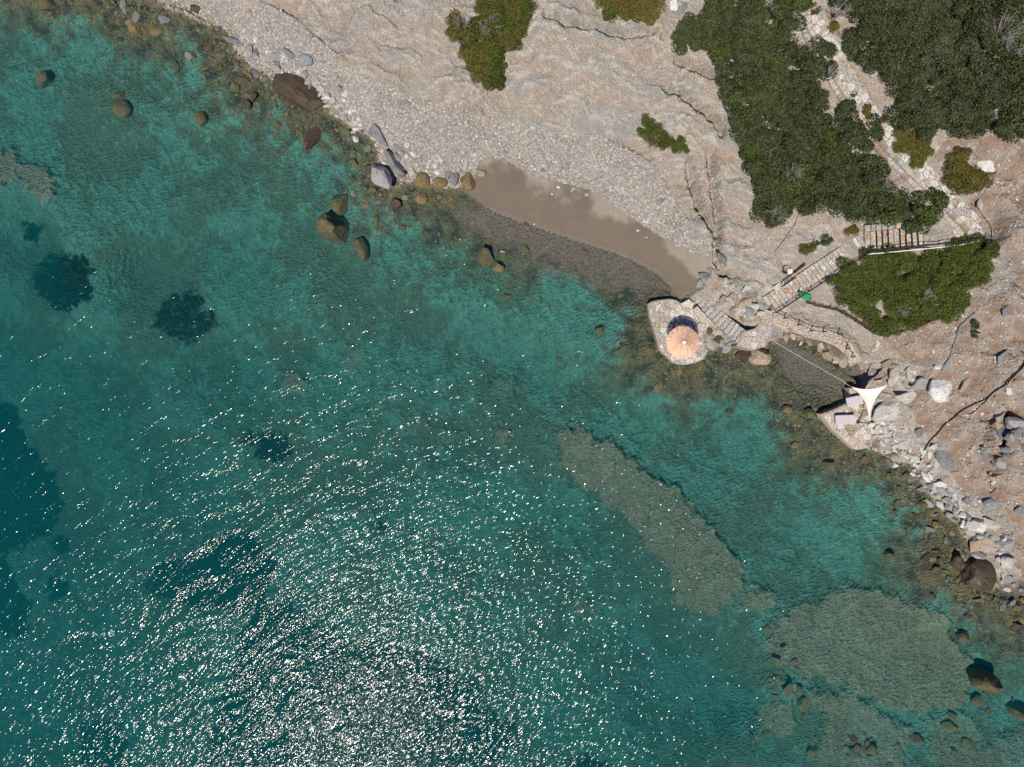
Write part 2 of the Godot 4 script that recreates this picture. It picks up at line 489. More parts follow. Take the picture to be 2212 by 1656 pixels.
func apron() -> void:
	# the country and the sea floor beyond the cove, in wider cells
	var xs := PackedFloat32Array([-300, -220, -160, -120, -95, -80, -70, -62, -56, -51, X0])
	var zs := PackedFloat32Array([-300, -220, -160, -120, -90, -70, -56, -48, -42, -38, Z0])
	for i in range(14, NX - 1, 14): xs.append(X0 + i * STEP)
	for j in range(14, NZ - 1, 14): zs.append(Z0 + j * STEP)
	var xe := X0 + (NX - 1) * STEP
	var ze := Z0 + (NZ - 1) * STEP
	for a in [0.0, 4.0, 9.0, 16.0, 24.0, 34.0, 50.0, 80.0, 130.0, 190.0, 260.0]:
		xs.append(xe + a)
		zs.append(ze + a)
	var st := SurfaceTool.new()
	st.begin(Mesh.PRIMITIVE_TRIANGLES)
	st.set_smooth_group(0)
	var f := func(x: float, z: float) -> Vector3:
		return Vector3(x, height(x, z) - (0.0 if x >= X0 and x <= xe and z >= Z0 and z <= ze else noise_a.get_noise_2d(x, z) * 0.4), z)
	for j in zs.size() - 1:
		for i in xs.size() - 1:
			if xs[i] >= X0 and xs[i + 1] <= xe + 0.01 and zs[j] >= Z0 and zs[j + 1] <= ze + 0.01:
				continue
			var q := [f.call(xs[i], zs[j]), f.call(xs[i + 1], zs[j]), f.call(xs[i + 1], zs[j + 1]), f.call(xs[i], zs[j + 1])]
			for k in [0, 1, 2, 0, 2, 3]:
				var v: Vector3 = q[k]
				st.set_color(Color(0.30, 0.26, 0.21) if v.y > 0.2 else Color(0.11, 0.22, 0.165))
				st.set_uv(Vector2(v.x, v.z))
				st.add_vertex(v)
	st.generate_normals()
	tag(part("terrain", st.commit(), M.rock, self), "", "", "", "structure")

func sea() -> void:
	var n := FastNoiseLite.new()
	n.seed = 5
	n.frequency = 0.05
	n.fractal_octaves = 2
	# wave trains: [direction, wavelength, steepness]
	var trains := []
	rng.seed = 77
	for i in 16:
		var a := deg_to_rad(58.0 + rng.randfn(0.0, 13.0))
		var l := lerpf(0.6, 2.6, pow(i / 15.0, 1.5))
		trains.append([cos(a), sin(a), TAU / l, l * 0.0048 * rng.randf_range(0.6, 1.2), rng.randf() * TAU])
	var dx := 0.16
	var w := 612
	var hh := 475
	var v := PackedVector3Array()
	var nn := PackedVector3Array()
	var uu := PackedVector2Array()
	var idx := PackedInt32Array()
	for j in hh:
		for i in w:
			var x := -49.0 + i * dx
			var z := -37.0 + j * dx
			var wx := x + n.get_noise_2d(x * 2.0, z * 2.0) * 1.6
			var wz := z + n.get_noise_2d(x * 2.0 + 90.0, z * 2.0) * 1.6
			var y := 0.0
			var sx := 0.0
			var sz := 0.0
			var lull := 0.75 + 0.5 * n.get_noise_2d(x + 300.0, z)
			for t in trains:
				var ph: float = (wx * t[0] + wz * t[1]) * t[2] + t[4]
				y += t[3] * sin(ph)
				var k: float = t[3] * t[2] * cos(ph)
				sx += k * t[0]
				sz += k * t[1]
			v.append(Vector3(x, y * lull, z))
			uu.append(Vector2(x * 0.79 - z * 0.61, (x * 0.61 + z * 0.79)))
			nn.append(Vector3(-sx * lull, 1.0, -sz * lull).normalized())
	for j in hh - 1:
		for i in w - 1:
			var k := j * w + i
			if bil(sd, v[k].x, v[k].z) > 2.5:
				continue
			idx.append_array([k, k + 1, k + w + 1, k, k + w + 1, k + w])
	var arr := []
	arr.resize(Mesh.ARRAY_MAX)
	arr[Mesh.ARRAY_VERTEX] = v
	arr[Mesh.ARRAY_NORMAL] = nn
	arr[Mesh.ARRAY_TEX_UV] = uu
	arr[Mesh.ARRAY_INDEX] = idx
	var me := ArrayMesh.new()
	me.add_surface_from_arrays(Mesh.PRIMITIVE_TRIANGLES, arr)
	tag(part("water", me, M.water, self), "", "", "", "structure")
	# open water beyond the cove
	var st := SurfaceTool.new()
	st.begin(Mesh.PRIMITIVE_TRIANGLES)
	for r in [[-300.0, -300.0, -49.0, 300.0], [-49.0, -37.0 + (hh - 1) * dx, 300.0, 300.0], [-49.0 + (w - 1) * dx, -37.0, 300.0, -37.0 + (hh - 1) * dx]]:
		for k in [[0, 1], [2, 1], [2, 3], [0, 1], [2, 3], [0, 3]]:
			st.set_normal(Vector3.UP)
			st.set_uv(Vector2(r[k[0]], r[k[1]]))
			st.add_vertex(Vector3(r[k[0]], 0.0, r[k[1]]))
	tag(part("open_sea", st.commit(), M.water, self), "", "", "", "structure")
	var f := FogVolume.new()
	f.name = "sea_water"
	f.size = Vector3(600, 18, 600)
	f.position = Vector3(0, -9.12, 0)
	var fm := FogMaterial.new()
	fm.density = 0.08
	fm.albedo = lin(0.0, 0.36, 0.38)
	f.material = fm
	add_child(f)
	tag(f, "", "", "", "structure")

func materials() -> void:
	var g1 := grain(21, 0.045, 5, [[0.0, 0.35], [0.35, 0.72], [0.6, 0.95], [0.8, 1.2], [1.0, 1.6]])
	var g2 := grain(22, 0.02, 4, [])
	var speck := grain(23, 0.16, 3, [[0.0, 0.45], [0.42, 0.8], [0.6, 0.95], [0.72, 1.5], [1.0, 1.9]])
	M.grain = g1
	M.relief = g2
	M.speck = speck
	M.bed = mat(Color.WHITE, 0.95, g1, 0.22, g2, 34.0)
	M.sand = mat(Color.WHITE, 0.85, grain(24, 0.3, 3, [[0.0, 0.7], [0.5, 0.97], [1.0, 1.25]]), 0.3)
	M.scree = mat(Color.WHITE, 0.95, speck, 0.16, g2, 12.0)
	M.rock = mat(Color.WHITE, 0.92, g1, 0.17, g2, 10.0)
	for k in ["bed", "sand", "scree", "rock"]:
		M[k].vertex_color_use_as_albedo = true
		M[k].uv1_triplanar = false
		M[k].uv1_world_triplanar = false
	M.bed.uv1_scale = Vector3(0.09, 0.20, 1.0)
	var rip := FastNoiseLite.new()
	rip.seed = 31
	rip.frequency = 0.02
	rip.fractal_octaves = 3
	rip.fractal_gain = 0.4
	var im := rip.get_seamless_image(1024, 1024)
	im.convert(Image.FORMAT_RGBA8)
	im.bump_map_to_normal_map(5.2)
	var w := StandardMaterial3D.new()
	w.transparency = BaseMaterial3D.TRANSPARENCY_ALPHA
	w.albedo_color = Color(0.0, 0.35, 0.36, 0.0)
	w.roughness = 0.11
	w.metallic_specular = 0.24
	w.normal_enabled = true
	w.normal_texture = ImageTexture.create_from_image(im)
	w.normal_scale = 1.0
	w.uv1_scale = Vector3(0.05, 0.19, 1.0)
	M.water = w

# ------------------------------------------------------------------ shapes
func ico(levels: int) -> Array:
	var t := (1.0 + sqrt(5.0)) / 2.0
	var v := []
	for q in [[-1, t, 0], [1, t, 0], [-1, -t, 0], [1, -t, 0], [0, -1, t], [0, 1, t], [0, -1, -t], [0, 1, -t], [t, 0, -1], [t, 0, 1], [-t, 0, -1], [-t, 0, 1]]:
		v.append(Vector3(q[0], q[1], q[2]).normalized())
	var f := [[0, 11, 5], [0, 5, 1], [0, 1, 7], [0, 7, 10], [0, 10, 11], [1, 5, 9], [5, 11, 4], [11, 10, 2], [10, 7, 6], [7, 1, 8], [3, 9, 4], [3, 4, 2], [3, 2, 6], [3, 6, 8], [3, 8, 9], [4, 9, 5], [2, 4, 11], [6, 2, 10], [8, 6, 7], [9, 8, 1]]
	for l in levels:
		var g := []
		var mid := {}
		for a in f:
			var m := []
			for k in 3:
				var i: int = mini(a[k], a[(k + 1) % 3])
				var j: int = maxi(a[k], a[(k + 1) % 3])
				var key := i * 100000 + j
				if not mid.has(key):
					mid[key] = v.size()
					v.append(((v[i] + v[j]) * 0.5).normalized())
				m.append(mid[key])
			g.append_array([[a[0], m[0], m[2]], [a[1], m[1], m[0]], [a[2], m[2], m[1]], [m[0], m[1], m[2]]])
		f = g
	return [v, f]

func stone_mesh(seed_: int, cuts: int, levels: int, low := 0.45, rough := 0.03) -> ArrayMesh:
	# a lump cut by random planes, so that it has broken faces and edges
	rng.seed = seed_
	var s := ico(levels)
	var v: Array = s[0]
	for c in cuts:
		var n := Vector3(rng.randfn(), rng.randfn() * 0.8, rng.randfn()).normalized()
		var t := rng.randf_range(low, 0.82)
		for i in v.size():
			var over: float = v[i].dot(n) - t
			if over > 0.0:
				v[i] -= n * over * 0.96
	for i in v.size():
		v[i] *= 1.0 + rng.randf_range(-rough, rough)
	var st := SurfaceTool.new()
	st.begin(Mesh.PRIMITIVE_TRIANGLES)
	st.set_smooth_group(-1)
	for a in s[1]:
		for k in [0, 2, 1]:
			st.add_vertex(v[a[k]])
	st.generate_normals()
	return st.commit()

func box_mesh(size: Vector3, bevel := 0.02) -> ArrayMesh:
	var b := minf(bevel, minf(size.x, minf(size.y, size.z)) * 0.4)
	var h := size * 0.5
	var o := PackedVector2Array([Vector2(-h.x, -h.z), Vector2(h.x, -h.z), Vector2(h.x, h.z), Vector2(-h.x, h.z)])
	return slab_mesh(o, -h.y, h.y, b)

func slab_mesh(o: PackedVector2Array, y0: float, y1: float, bevel := 0.02) -> ArrayMesh:
	# an upright prism over an outline in x and z, its upper edge bevelled
	var a := o.duplicate()
	if Geometry2D.is_polygon_clockwise(a):
		a.reverse()
	var n := a.size()
	var top := PackedVector2Array()
	for i in n:
		var p := a[(i + n - 1) % n]
		var q := a[i]
		var r := a[(i + 1) % n]
		var d1 := (q - p).normalized()
		var d2 := (r - q).normalized()
		var m := (Vector2(-d1.y, d1.x) + Vector2(-d2.y, d2.x))
		m = m.normalized() if m.length() > 0.01 else Vector2.ZERO
		top.append(q + m * bevel)
	var st := SurfaceTool.new()
	st.begin(Mesh.PRIMITIVE_TRIANGLES)
	st.set_smooth_group(-1)
	var tri := Geometry2D.triangulate_polygon(top)
	for i in range(0, tri.size(), 3):
		var w := [top[tri[i]], top[tri[i + 1]], top[tri[i + 2]]]
		if Geometry2D.is_polygon_clockwise(PackedVector2Array(w)):
			w.reverse()
		for q: Vector2 in w:
			st.add_vertex(Vector3(q.x, y1, q.y))
	for i in n:
		var j := (i + 1) % n
		var rings := [[a[i], a[j], y0], [a[i], a[j], y1 - bevel], [top[i], top[j], y1]]
		for k in 2:
			var l: Array = rings[k]
			var u: Array = rings[k + 1]
			var p0 := Vector3(l[0].x, l[2], l[0].y)
			var p1 := Vector3(l[1].x, l[2], l[1].y)
			var p2 := Vector3(u[1].x, u[2], u[1].y)
			var p3 := Vector3(u[0].x, u[2], u[0].y)
			for q in [p0, p1, p2, p0, p2, p3]:
				st.add_vertex(q)
	st.generate_normals()
	return st.commit()

func tube_mesh(p: Array, r: float, sides := 6, r2 := -1.0) -> ArrayMesh:
	var st := SurfaceTool.new()
	st.begin(Mesh.PRIMITIVE_TRIANGLES)
	var rings := []
	for i in p.size():
		var d: Vector3 = (p[mini(i + 1, p.size() - 1)] - p[maxi(i - 1, 0)]).normalized()
		var a := d.cross(Vector3.UP if absf(d.y) < 0.9 else Vector3.RIGHT).normalized()
		var b := d.cross(a)
		var rr := r if r2 < 0.0 else lerpf(r, r2, i / maxf(1.0, p.size() - 1.0))
		var ring := []
		for k in sides:
			ring.append(p[i] + (a * cos(TAU * k / sides) + b * sin(TAU * k / sides)) * rr)
		rings.append(ring)
	for i in p.size() - 1:
		for k in sides:
			var l := (k + 1) % sides
			for q in [rings[i][k], rings[i + 1][l], rings[i][l], rings[i][k], rings[i + 1][k], rings[i + 1][l]]:
				st.add_vertex(q)
	for e in [0, p.size() - 1]:
		for k in range(1, sides - 1):
			for q in ([rings[e][0], rings[e][k], rings[e][k + 1]] if e == 0 else [rings[e][0], rings[e][k + 1], rings[e][k]]):
				st.add_vertex(q)
	st.generate_normals()
	return st.commit()

func smooth_line(p: Array, n := 6) -> Array:
	var o := []
	for i in p.size() - 1:
		var a: Vector3 = p[maxi(i - 1, 0)]
		var d: Vector3 = p[mini(i + 2, p.size() - 1)]
		for k in n:
			o.append((p[i] as Vector3).cubic_interpolate(p[i + 1], a, d, float(k) / n))
	o.append(p[-1])
	return o

func laid_line(a: Array, up: float, n := 6) -> Array:
	# a line of chart marks laid over the ground
	var p := []
	for q in a:
		p.append(settle(q[0], q[1]))
	p = smooth_line(p, n)
	for i in p.size():
		p[i].y = height(p[i].x, p[i].z) + up
	return p

func flags(o: PackedVector2Array, spacing: float, joint: float, seed_: int) -> Array:
	# irregular flagstones that fill an outline: outlines of the single stones
	rng.seed = seed_
	var box := box_of(o).grow(spacing)
	var pts := []
	var nx := int(box.size.x / spacing) + 1
	var nz := int(box.size.y / spacing) + 1
	for j in nz:
		for i in nx:
			pts.append(box.position + Vector2(i + 0.5 + rng.randf_range(-0.44, 0.44) + (0.5 if j % 2 else 0.0), j + 0.5 + rng.randf_range(-0.44, 0.44)) * spacing)
	var out := []
	for p: Vector2 in pts:
		var c := PackedVector2Array([p + Vector2(-1, -1) * spacing * 1.3, p + Vector2(1, -1) * spacing * 1.3, p + Vector2(1, 1) * spacing * 1.3, p + Vector2(-1, 1) * spacing * 1.3])
		for q: Vector2 in pts:
			var d := q - p
			var l := d.length()
			if l > 0.001 and l < spacing * 2.8:
				var cut := PackedVector2Array()
				var n := d / l
				for i in c.size():
					var a := c[i]
					var b := c[(i + 1) % c.size()]
					var ta := (a - p).dot(n) - l * 0.5
					var tb := (b - p).dot(n) - l * 0.5
					if ta <= 0.0:
						cut.append(a)
					if (ta < 0.0) != (tb < 0.0) and absf(ta - tb) > 1e-6:
						cut.append(a.lerp(b, ta / (ta - tb)))
				c = cut
				if c.size() < 3:
					break
		if c.size() < 3:
			continue
		for k in Geometry2D.intersect_polygons(c, o):
			for w in Geometry2D.offset_polygon(k, -joint):
				var area := 0.0
				for i in w.size():
					area += w[i].cross(w[(i + 1) % w.size()]) * 0.5
				if absf(area) > spacing * spacing * 0.07:
					# worn corners
					var r := PackedVector2Array()
					for i in w.size():
						var a := w[(i + w.size() - 1) % w.size()]
						var b := w[i]
						var d2 := w[(i + 1) % w.size()]
						r.append(b.lerp(a, 0.22))
						r.append(b.lerp(d2, 0.22))
					out.append(r)
	return out

func lay_flags(parent: Node, o: PackedVector2Array, spacing: float, seed_: int, top: Callable, palette: Array, joint := 0.022, proud := 0.03) -> void:
	# each stone is a part of its own; top gives the height of the surface
	var made := flags(o, spacing, joint, seed_)
	rng.seed = seed_ + 5
	for w in made:
		var c := Vector2.ZERO
		for q in w: c += q
		c /= w.size()
		var l := PackedVector2Array()
		for q in w: l.append(q - c)
		var y: float = top.call(c)
		part("paving_stone", slab_mesh(l, -0.10, rng.randf_range(0.0, proud), 0.012), M[palette[rng.randi() % palette.size()]], parent, Transform3D(Basis(), Vector3(c.x, y, c.y)))

# ------------------------------------------------------------------ things
const FLIGHT_A := [[1658, 660, 2.2], [1762, 592, 3.7], [1868, 523, 5.2]]
const FLIGHT_B := [[1868, 523, 5.2], [1960, 514, 6.1], [2060, 503, 7.0]]
const LANDING := [[2060, 503, 7.05], [2105, 494, 7.1]]
const PATH := [[2105, 494, 7.1], [2040, 425, 7.5], [1965, 352, 8.0], [1900, 283, 8.5], [1842, 200, 9.0], [1785, 100, 9.6], [1738, 0, 10.2], [1690, -110, 10.8]]
const LOWER := [[1650, 680, 2.15], [1700, 698, 2.1], [1750, 716, 2.0], [1800, 730, 1.95], [1832, 752, 1.9], [1850, 786, 1.7]]

func plan() -> void:
	add_route(FLIGHT_A, 0.85)
	add_route(FLIGHT_B, 0.85)
	add_route(LANDING, 1.1)
	add_route(PATH, 0.85)
	add_route(LOWER, 0.55)

func stones_and_paints() -> void:
	var vein := grain(41, 0.012, 4, [[0.0, 0.3], [0.38, 0.7], [0.5, 1.0], [0.62, 1.2], [1.0, 1.6]], 512)
	var pit := grain(42, 0.05, 4, [], 512)
	var tones := {"chalk": Vector3(0.66, 0.645, 0.61), "pale": Vector3(0.50, 0.475, 0.43), "grey": Vector3(0.31, 0.31, 0.30), "slate": Vector3(0.20, 0.207, 0.21), "tan": Vector3(0.37, 0.295, 0.22), "rust": Vector3(0.38, 0.235, 0.145), "ochre": Vector3(0.21, 0.155, 0.075), "weed": Vector3(0.115, 0.105, 0.052), "wet": Vector3(0.075, 0.056, 0.036), "moss": Vector3(0.115, 0.125, 0.06), "bluegrey": Vector3(0.25, 0.265, 0.275)}
	for k in tones:
		var t: Vector3 = tones[k]
		var m := mat(lin(t.x, t.y, t.z), 0.85, vein, 1.0, pit, 3.0)
		m.uv1_world_triplanar = false
		m.uv1_scale = Vector3(0.25, 0.9, 0.8)
		if k == "wet":
			m.roughness = 0.35
		M[k] = m
	for k in {"flag_white": 0, "flag_grey": 0, "flag_beige": 0, "flag_orange": 0, "mortar": 0, "cream": 0}:
		var t: Vector3 = {"flag_white": Vector3(0.60, 0.57, 0.52), "flag_grey": Vector3(0.40, 0.39, 0.365), "flag_beige": Vector3(0.50, 0.44, 0.365), "flag_orange": Vector3(0.46, 0.30, 0.19), "mortar": Vector3(0.38, 0.34, 0.285), "cream": Vector3(0.50, 0.425, 0.335)}[k]
		M[k] = mat(lin(t.x, t.y, t.z), 0.9, vein, 0.8, pit, 1.5)
	var pebble := mat(Color.WHITE, 0.9)
	pebble.vertex_color_use_as_albedo = true
	M.pebble = pebble
	var leaf := mat(Color.WHITE, 0.6)
	leaf.vertex_color_use_as_albedo = true
	leaf.backlight_enabled = true
	leaf.backlight = Color(0.22, 0.25, 0.10)
	M.leaf = leaf
	M.bark = mat(lin(0.16, 0.12, 0.085), 0.95)
	M.dead = mat(lin(0.33, 0.30, 0.285), 0.95)
	M.black = mat(lin(0.012, 0.012, 0.013), 0.5)
	M.iron = mat(lin(0.02, 0.018, 0.017), 0.6)
	M.white = mat(lin(0.72, 0.72, 0.70), 0.5)
	M.rope = mat(lin(0.62, 0.60, 0.55), 0.9)
	M.cloth = mat(lin(0.78, 0.71, 0.65), 0.85)
	M.cloth.backlight_enabled = true
	M.cloth.backlight = Color(0.25, 0.22, 0.2)
	M.pad = mat(lin(0.50, 0.465, 0.475), 0.9, grain(43, 0.4, 2, [[0.0, 0.85], [1.0, 1.12]], 256), 2.0)
	M.net = mat(lin(0.02, 0.22, 0.10), 0.8)
	M.brush = mat(lin(0.13, 0.075, 0.045), 0.95)
	M.wood = mat(lin(0.24, 0.17, 0.11), 0.9)
	M.pipe = mat(lin(0.17, 0.20, 0.22), 0.5)
	M.edge = mat(lin(0.02, 0.017, 0.015), 0.9)
	var th := mat(Color.WHITE, 0.95)
	th.vertex_color_use_as_albedo = true
	M.thatch = th
	for i in 10:
		M["stone%d" % i] = stone_mesh(100 + i, 12 + i % 4, 2, 0.38)
	for i in 6:
		M["lump%d" % i] = stone_mesh(150 + i, 6, 2, 0.62, 0.05)
	for i in 6:
		M["peb%d" % i] = stone_mesh(200 + i, 7, 1, 0.5, 0.02)

func boulder(u: float, v: float, long: float, wide: float, turn: float, paint: String, label: String, group := "", tall := 0.6, shape := "", called := "boulder") -> Node:
	var p := settle(u, v)
	var k := S * (1.0 - p.y / EYE) * 0.66
	if shape == "":
		shape = "stone%d" % (absi(hash(u * 7.3 + v)) % 10)
	var o := part(called, M[shape], M[paint], self)
	var hgt := minf(long, wide) * k * tall
	o.rotation_degrees = Vector3((absi(int(u * 3.0)) % 11) - 5.0, -turn, (absi(int(v * 3.0)) % 11) - 5.0)
	o.scale = Vector3(long * k, maxf(hgt, 0.06), wide * k)
	o.position = p + Vector3(0, hgt * 0.30, 0)
	return tag(o, label, "rock" if called != "pebble" else "stone", group)

func boulders() -> void:
	var g := "boulders of the left shore"
	boulder(826, 381, 74, 44, 48, "grey", "large grey slab boulder split from its twin at the waterline", "", 0.9, "stone1")
	boulder(858, 367, 78, 28, 50, "slate", "long darker slab boulder leaning on its larger grey twin", "", 1.2, "stone3")
	boulder(890, 371, 26, 17, 50, "pale", "small pale slab just right of the twin slab boulders", "", 0.8, "stone4")
	boulder(817, 292, 58, 30, 50, "bluegrey", "blue grey slanting slab at the water below white cobbles", "", 0.8, "stone2")
	boulder(675, 297, 34, 52, 10, "wet", "dark boulder standing alone in the shallows", "", 0.7, "stone5")
	boulder(652, 203, 104, 54, 28, "wet", "largest brown wet rock lying along the left shore", "", 0.5, "lump1")
	boulder(520, 173, 38, 17, 18, "wet", "brown wedge of rock poking from the shallows", "", 0.8, "stone6")
	boulder(662, 133, 38, 28, 20, "bluegrey", "broad blue grey flat boulder above the left cobbles", "", 0.6, "stone7")
	boulder(587, 126, 40, 21, -12, "grey", "grey oblong boulder amid the white cobbles at left", "", 0.7, "stone8")
	boulder(623, 117, 18, 34, -30, "slate", "narrow dark grey boulder right of the oblong one", "", 0.7, "stone9")
	boulder(505, 91, 44, 13, 22, "slate", "thin dark slab at the upper end of the cobbles", "", 0.8, "stone0")
	boulder(743, 132, 24, 20, 0, "tan", "tan round boulder alone on the pale scree", "", 0.5, "lump2")
	boulder(869, 226, 26, 22, 30, "grey", "grey cracked boulder on the gravel above the twin slabs", "", 0.5, "stone5")
	boulder(915, 392, 34, 28, 20, "ochre", "ochre boulder between the twin slabs and the sand", "", 0.7, "lump3")
	boulder(949, 395, 27, 19, 10, "ochre", "smaller ochre boulder right beside the ochre one", "", 0.7, "lump4")
	boulder(984, 388, 26, 42, 10, "slate", "dark slate block at the end of the sand", "", 0.7, "stone3")
	boulder(1011, 392, 25, 32, -20, "ochre", "last ochre boulder before the sandy beach", "", 0.8, "lump5")
	boulder(965, 377, 12, 26, -15, "grey", "thin upright grey stone behind the slate block", "", 0.9, "stone2")
	boulder(1041, 375, 18, 15, 20, "tan", "small tan stone at the corner of the sand", "", 0.7, "lump0")
	boulder(1005, 353, 10, 32, 8, "pale", "pale blade of stone standing above the ochre boulders", "", 0.9, "stone6")
	boulder(911, 430, 22, 20, 0, "ochre", "yellow boulder awash off the ochre boulders", "", 0.9, "lump2")
	boulder(952, 426, 14, 9, 0, "ochre", "tiny yellow boulder awash near the sand", "", 0.9, "lump3")
	boulder(726, 497, 54, 50, 10, "weed", "round olive brown boulder breaking the surface off the shore", "", 1.6, "lump1")
	boulder(781, 540, 27, 42, -10, "weed", "smaller olive boulder just offshore of the round one", "", 1.4, "lump4")
	boulder(737, 441, 32, 40, 10, "weed", "submerged olive boulder between the round boulder and shore", "", 1.0, "lump5")
	boulder(856, 443, 30, 24, 10, "wet", "dark boulder under water below the twin slabs", "", 0.9, "stone7")
	boulder(1046, 556, 42, 38, 10, "weed", "brown boulder under water off the sandy beach", "", 1.2, "stone8")
	boulder(1078, 580, 26, 20, 40, "ochre", "yellowish stone beside the brown sunken boulder", "", 1.2, "lump0")
	# right shore
	boulder(2040, 986, 27, 46, -14, "slate", "dark grey oval boulder on the right cobbles", "", 0.45, "lump2")
	boulder(1952, 957, 36, 26, -30, "pale", "squarish pale boulder amid the white cobbles by the sail", "", 0.6, "stone4")
	boulder(1930, 986, 21, 21, 10, "tan", "tan block at the water below the cobbles", "", 0.7, "stone9")
	boulder(1929, 1001, 24, 12, 10, "chalk", "white flat stone just below the tan block", "", 0.7, "stone1")
	boulder(2019, 962, 22, 12, -8, "chalk", "white stone on the slope above the dark oval boulder", "", 0.6, "stone2")
	boulder(2007, 977, 12, 22, 0, "chalk", "upright white stone left of the dark oval boulder", "", 0.6, "stone6")
	boulder(1975, 990, 22, 14, 20, "chalk", "white stone near the end of the black hose", "", 0.6, "stone5")
	boulder(2002, 1031, 13, 30, -28, "chalk", "long white stone at the water on the right shore", "", 0.7, "stone3")
	boulder(2031, 1044, 30, 16, 10, "chalk", "bright white block beside the long white stone", "", 0.7, "stone8")
	boulder(2010, 1049, 15, 16, 0, "slate", "small grey block below the bright white one", "", 0.6, "stone0")
	boulder(2003, 1087, 32, 18, 30, "grey", "grey striped boulder at the right waterline", "", 0.6, "stone7")
	boulder(2047, 1078, 30, 18, 15, "grey", "grey block inland of the striped boulder", "", 0.6, "stone2")
	boulder(2073, 1083, 13, 24, -10, "pale", "pale upright stone right of the grey block", "", 0.8, "stone5")
	boulder(2138, 1087, 40, 28, 10, "bluegrey", "blue grey slab boulder on the right slope", "", 0.6, "stone9")
	boulder(2101, 1131, 44, 34, -35, "chalk", "big white boulder with a black shadow on the right shore", "", 0.9, "stone1")
	boulder(2145, 1130, 48, 25, 15, "pale", "long pale boulder right of the big white one", "", 0.7, "stone4")
	boulder(2104, 1169, 32, 44, 15, "tan", "tan boulder below the big white one", "", 0.7, "stone6")
	boulder(2066, 1212, 27, 40, -18, "wet", "brown pointed boulder standing in the water at right", "", 0.9, "stone8")
	boulder(2116, 1240, 68, 56, 10, "wet", "largest dark brown boulder at the right waterline", "", 0.7, "lump3")
	boulder(2118, 1201, 36, 18, 5, "grey", "flat grey stone above the largest brown boulder", "", 0.7, "stone3")
	boulder(2175, 1214, 30, 32, 15, "pale", "roundish pale boulder near the right edge", "", 0.6, "stone0")
	boulder(2175, 1249, 29, 22, 8, "bluegrey", "grey block below the roundish pale boulder", "", 0.7, "stone7")
	boulder(1969, 1030, 23, 18, 10, "slate", "dark block awash right of the white flat stone", "", 0.6, "stone5")
	boulder(2203, 1098, 26, 24, 0, "bluegrey", "grey boulder cut by the right edge", "", 0.6, "stone2")
	# around the shade sail and on the right hillside
	boulder(1908, 886, 78, 46, -42, "pale", "huge striped boulder beside the shade sail", "", 0.5, "stone1")
	boulder(1866, 893, 40, 15, -58, "tan", "dark streaked slab between the lounger and the striped boulder", "", 0.7, "stone3")
	boulder(1965, 853, 60, 34, -22, "pale", "pale wedge boulder uphill of the striped boulder", "", 0.5, "stone4")
	boulder(1992, 827, 52, 26, -14, "grey", "grey slab behind the pale wedge boulder", "", 0.5, "stone8")
	boulder(2034, 840, 46, 42, 10, "chalk", "white veined boulder on the brown slope", "", 0.5, "lump5")
	boulder(2086, 824, 13, 42, 28, "tan", "brown slab on edge in the slope right of the veined boulder", "", 0.8, "stone6")
	boulder(2178, 840, 15, 25, 20, "chalk", "white stone on the slope beside the black hose", "", 0.6, "stone9")
	boulder(1986, 934, 15, 27, -5, "slate", "grey upright slab at the upper edge of the cobbles", "", 0.7, "stone0")
	boulder(2170, 672, 30, 22, -60, "bluegrey", "blue grey boulder in the slope near the right edge", "", 0.6, "stone2")
	boulder(1897, 742, 12, 18, 20, "chalk", "small white stone below the point of the hedge", "", 0.6, "stone4")
	boulder(1730, 720, 17, 11, 20, "chalk", "white flat stone below the rope fence", "", 0.4, "stone5")
	boulder(2028, 794, 18, 13, -20, "chalk", "white stone at the lower end of the grey pipe", "", 0.6, "stone3")
	boulder(2165, 770, 42, 16, -48, "bluegrey", "slanting grey ledge stone below the grey pipe", "", 0.7, "stone7")
	boulder(2130, 355, 42, 24, 30, "chalk", "white broken boulder in the scree by the upper path", "", 0.4, "stone8")
	boulder(2108, 330, 10, 28, -30, "grey", "thin grey slab above the broken white boulder", "", 0.7, "stone6")
	boulder(2116, 440, 14, 26, 10, "pale", "pale slab beside the path landing", "", 0.5, "stone1")
	boulder(1455, 8, 22, 34, 20, "chalk", "white boulder in the gully at the top", "", 0.5, "stone9")
	boulder(1475, 20, 34, 18, -40, "bluegrey", "grey boulder in the gully at the top", "", 0.5, "stone0")
	boulder(1430, 432, 36, 14, -28, "bluegrey", "blue grey ledge at the foot of the rock slope", "", 0.5, "stone2")
	boulder(1402, 380, 46, 26, 10, "grey", "flat grey ledge beside the gravel", "", 0.25, "stone4")
	boulder(1640, 772, 44, 34, 30, "tan", "cream rock below the paved landing at the water", "", 0.9, "lump0")
	boulder(1605, 766, 34, 30, 40, "wet", "dark wet rock below the paved landing", "", 0.7, "stone5")
	boulder(1786, 893, 36, 22, 15, "tan", "rock at the tip of the lounger terrace", "", 0.8, "stone7")
	boulder(1804, 884, 22, 18, -10, "pale", "pale rock at the upper edge of the lounger terrace", "", 0.8, "stone8")
	boulder(1826, 874, 22, 20, 30, "grey", "grey rock beside the upper lounger", "", 0.7, "stone9")
	boulder(1888, 806, 24, 20, -30, "grey", "grey block above the shade sail", "", 0.8, "stone3")
	boulder(1898, 818, 20, 14, -40, "pale", "pale block touching the corner of the shade sail", "", 0.7, "stone6")
	# out in the water
	boulder(2112, 1462, 46, 34, 10, "weed", "brown rock breaking the surface near the right edge", "", 2.2, "lump2")
	boulder(2078, 1370, 22, 20, 0, "weed", "small brown rock awash off the right shore", "", 1.3, "lump1")
	boulder(1918, 1196, 18, 12, 10, "weed", "small brown rock breaking the surface off the cobbles", "", 2.0, "lump4")
